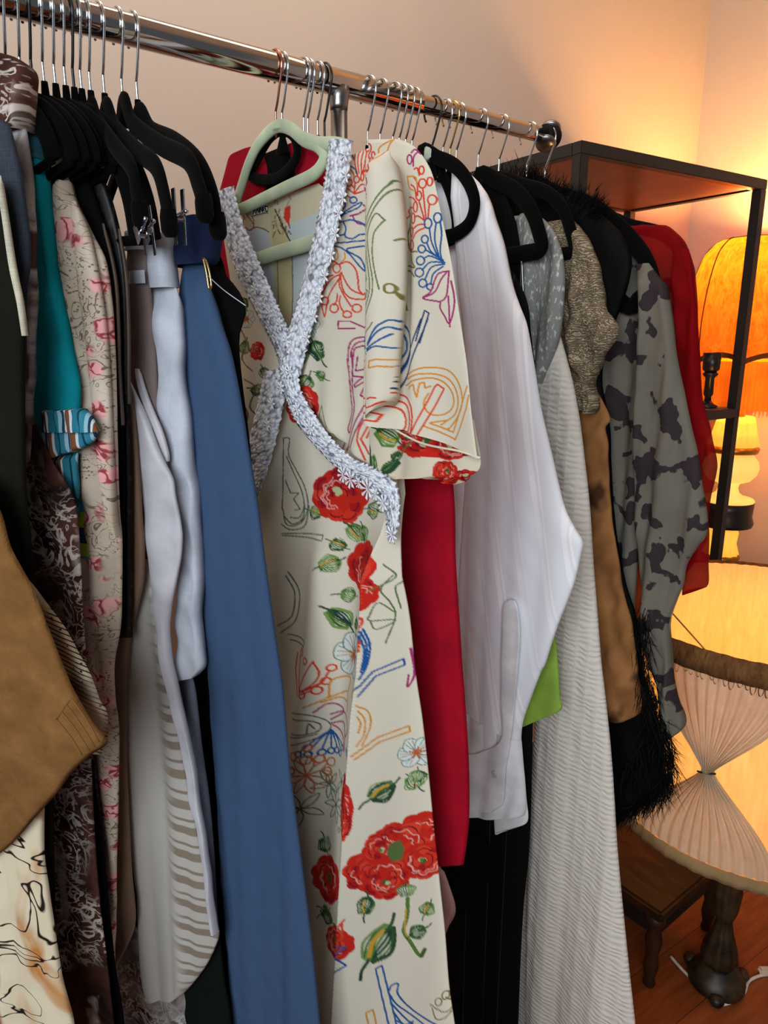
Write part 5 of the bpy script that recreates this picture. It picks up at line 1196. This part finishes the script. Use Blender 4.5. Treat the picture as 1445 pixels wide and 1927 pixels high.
cloth('bodice', TD, [(745, 264, 642), (742, 330, 626), (735, 400, 612), (728, 480, 590), (724, 560, 570), (722, 640, 553), (724, 690, 545), (728, 745, 556), (732, 800, 592), (738, 850, 640), (742, 890, 700), (744, 940, 736)], m_dress, dr, th=.010, yo=-.016, nu=110, nv=440, nb=8, yf=gath, paint=D, tops=.5)
cloth('bodice', TD, [(440, 352, 414), (452, 400, 420), (470, 460, 428), (492, 530, 436), (516, 600, 442), (532, 650, 446), (535, 700, 450), (520, 750, 454), (500, 800, 460), (486, 850, 466)], m_dress, dr, th=.010, yo=-.012, nu=70, nv=340, nb=8, yf=gath, paint=D, tops=.5)
cloth('back_panel', TD, [(600, 345, (445, 402)), (622, 372, (448, 430)), (606, 450, (462, 470)), (590, 520, (480, 530)), (575, 600, (505, 600)), (556, 690, (530, 690))], m_dress, dr, th=.004, yo=.017, nu=130, nv=240, nb=4, paint=IN, tops=1)
tg_ = cloth('name_label', TD, [(503, 386, (472, 394)), (503, 398, (472, 406))], m_daisy, dr, th=.001, yo=.0125, nu=8, nv=6, nb=3, tops=1)
for i_, pts in enumerate((((475, 404), (478, 393), (481, 403)), ((483, 402), (483, 392), (487, 401), (487, 391)), ((489, 400), (489, 391), (493, 399), (493, 390)), ((495, 389), (495, 398)), ((502, 388), (498, 388), (498, 392), (501, 393), (498, 393), (498, 397), (502, 397)))):
    P = [in_plane(TD + .010, x, y) for x, y in pts]
    tube('label_letter', [(float(a), .0105, float(b)) for a, b in P], .0007, m_navy if i_ < 0 else m_black, tg_, 5, k=0)
def slv(px, py):
    e = np.exp(-((px - 728)/22.)**2); v_ = np.exp(-((px - 762)/13.)**2); k = np.clip((py - 300)/90, 0, 1)
    return -.022*e*k + .008*v_*k - .006*np.sin((px - 700)*.035)*np.clip((py - 560)/200, 0, 1)
cloth('sleeve', TD, [(752, 262, (690, 263)), (778, 274, (696, 285)), (800, 300, (702, 315)), (816, 335, (704, 350)), (830, 400, (705, 420)), (851, 500, (703, 520)), (868, 620, (698, 620)), (879, 690, (698, 690)), (888, 760, (698, 740)), (897, 815, (699, 768)), (905, 862, (700, 786))],
      m_dress, dr, th=.006, yo=-.034, nu=150, nv=420, nb=10, yf=slv, paint=D, tops=.6)
cloth('sleeve_lining', TD, [(892, 790, 699), (899, 830, 698), (905, 862, 697), (902, 884, (697, 900)), (884, 896, (697, 903))], m_dress, dr, th=.005, yo=-.026, nu=130, nv=90, nb=8, paint=HM, tops=1, folds=[(.004, 14, .1, .2)])
cloth('sleeve_lining', TD, [(882, 880, 770), (886, 894, 765), (880, 904, 775), (860, 912, 800)], m_dress, dr, th=.006, yo=-.004, nu=60, nv=24, nb=8, paint=HM, tops=1, folds=[(.006, 30, .1, .2)], fade=1)
for P_ in ([(700, 784), (712, 797), (735, 803), (765, 820), (795, 834), (828, 842), (862, 848), (888, 856), (905, 862)],):
    q = [in_plane(TD - .037, *w) for w in P_]
    tube('sleeve_hem', [(float(a), -.038, float(b)) for a, b in q], .0012, m_hemc, dr, 6)
def rollf(px, py): return -.004*np.sin((px - 700)*.06)
cloth('sleeve_fold', TD, [(738, 285, 704), (748, 330, 703), (756, 400, 702), (759, 480, 701), (757, 560, 700), (752, 640, 699), (748, 700, 699), (746, 745, (699, 775)), (735, 762, (702, 790))], m_dress, dr, th=.03, yo=-.052, nu=60, nv=330, nb=8, yf=rollf, paint=D, tops=.1, p=2.4)
rollp = [(722, 742), (712, 752), (703, 766), (700, 780), (708, 792), (716, 782), (728, 772), (742, 764)]
q = [in_plane(TD - .05, *w) for w in rollp]
def strip(name, path, yo, m, n=9, bulge=.003, wav=.0012, par=dr):
    """lace band: path = [(left px, left py, right px, right py)...]"""
    L = np.array([in_plane(TD + yo, a, b) for a, b, c, d in path]); R_ = np.array([in_plane(TD + yo, c, d) for a, b, c, d in path])
    L = smooth_path(L, 14); R_ = smooth_path(R_, 14); nv = len(L); u = np.linspace(0, 1, n)
    d_ = np.concatenate([[0], np.cumsum(np.linalg.norm(np.diff((L + R_)/2, axis=0), axis=1))])
    V = []; uv = []
    for i in range(nv):
        for j in range(n):
            e = math.sin(d_[i]*2*PI/.0085)*.0016*(1 if j == n - 1 else (-.5 if j == 0 else 0))
            p = L[i]*(1 - u[j]) + R_[i]*u[j]; w = (R_[i] - L[i])/(np.linalg.norm(R_[i] - L[i]) + 1e-9)
            p = p + w*e
            V.append((p[0], yo - bulge*math.sin(PI*u[j]) - wav*math.sin(d_[i]*2*PI/.006 + j*2.1), p[1])); uv.append((u[j]*.04, d_[i]))
    Fc = [(i*n + j, i*n + j + 1, (i + 1)*n + j + 1, (i + 1)*n + j) for i in range(nv - 1) for j in range(n - 1)]
    o = mesh(name, V, Fc, m, par, uv)
    s_ = o.modifiers.new('thick', 'SOLIDIFY'); s_.thickness = .0016
    return o
strip('lace_trim', [(411, 362, 440, 350), (420, 420, 452, 402), (438, 490, 478, 470), (464, 550, 506, 535), (496, 612, 530, 590), (520, 660, 552, 640), (530, 700, 562, 700)], -.024, m_lace)
strip('lace_trim', [(622, 262, 664, 264), (614, 330, 656, 330), (602, 400, 642, 400), (586, 470, 626, 476), (566, 550, 604, 556), (546, 620, 584, 632), (530, 690, 566, 706)], -.028, m_lace)
strip('lace_trim', [(526, 690, 562, 690), (536, 740, 566, 732), (556, 790, 590, 776), (592, 836, 622, 822), (640, 884, 664, 862), (690, 912, 712, 884), (722, 946, 748, 916), (730, 990, 752, 972), (734, 1018, 744, 1014)], -.032, m_lace)
strip('lace_trim', [(500, 700, 545, 690), (486, 760, 536, 752), (470, 830, 520, 826), (452, 900, 500, 896), (430, 960, 476, 956)], -.026, m_lace)
def daisy(px, py, r, yo, n=8):
    a, b = in_plane(TD + yo, px, py); V = [(a, yo - .002, b)]; Fc = []
    sc = r/F*1.0; ph = px*.37
    for k in range(n):
        t = ph + k*2*PI/n; d = 2*PI/n*.36; o = len(V)
        for rr, dd, yy in ((.22, -.5*d, -.001), (.75, -d*.8, -.0024), (1., 0, -.001), (.75, d*.8, -.0024), (.22, .5*d, -.001), (.7, 0, -.0034)):
            V.append((a + sc*rr*math.cos(t + dd), yo + yy, b + sc*rr*math.sin(t + dd)))
        Fc += [(o, o + 1, o + 5), (o + 1, o + 2, o + 5), (o + 2, o + 3, o + 5), (o + 3, o + 4, o + 5), (o + 4, o, o + 5)]
        Fc += [(0, o, o + 4)]
    o = mesh('lace_flower', V, Fc, m_daisy, dr)
    s_ = o.modifiers.new('thick', 'SOLIDIFY'); s_.thickness = .0008
for x, y, r in ((646, 893, 15), (660, 902, 17), (692, 920, 19), (722, 947, 15), (738, 1006, 15), (676, 908, 10), (708, 930, 11)): daisy(x, y, r, -.038)
for P_, yo in (([(650, 292), (652, 330), (646, 372), (638, 402), (632, 440), (624, 480), (612, 520), (602, 560), (592, 596), (578, 636)], -.034), ([(430, 440), (446, 484), (454, 510), (470, 520), (480, 544), (500, 556), (508, 590), (528, 610), (540, 640), (548, 668)], -.030), ([(536, 700), (530, 730), (546, 700), (512, 760), (504, 800), (560, 770), (584, 806)], -.037)):
    for x, y in P_: daisy(x, y, 13, yo, 7)
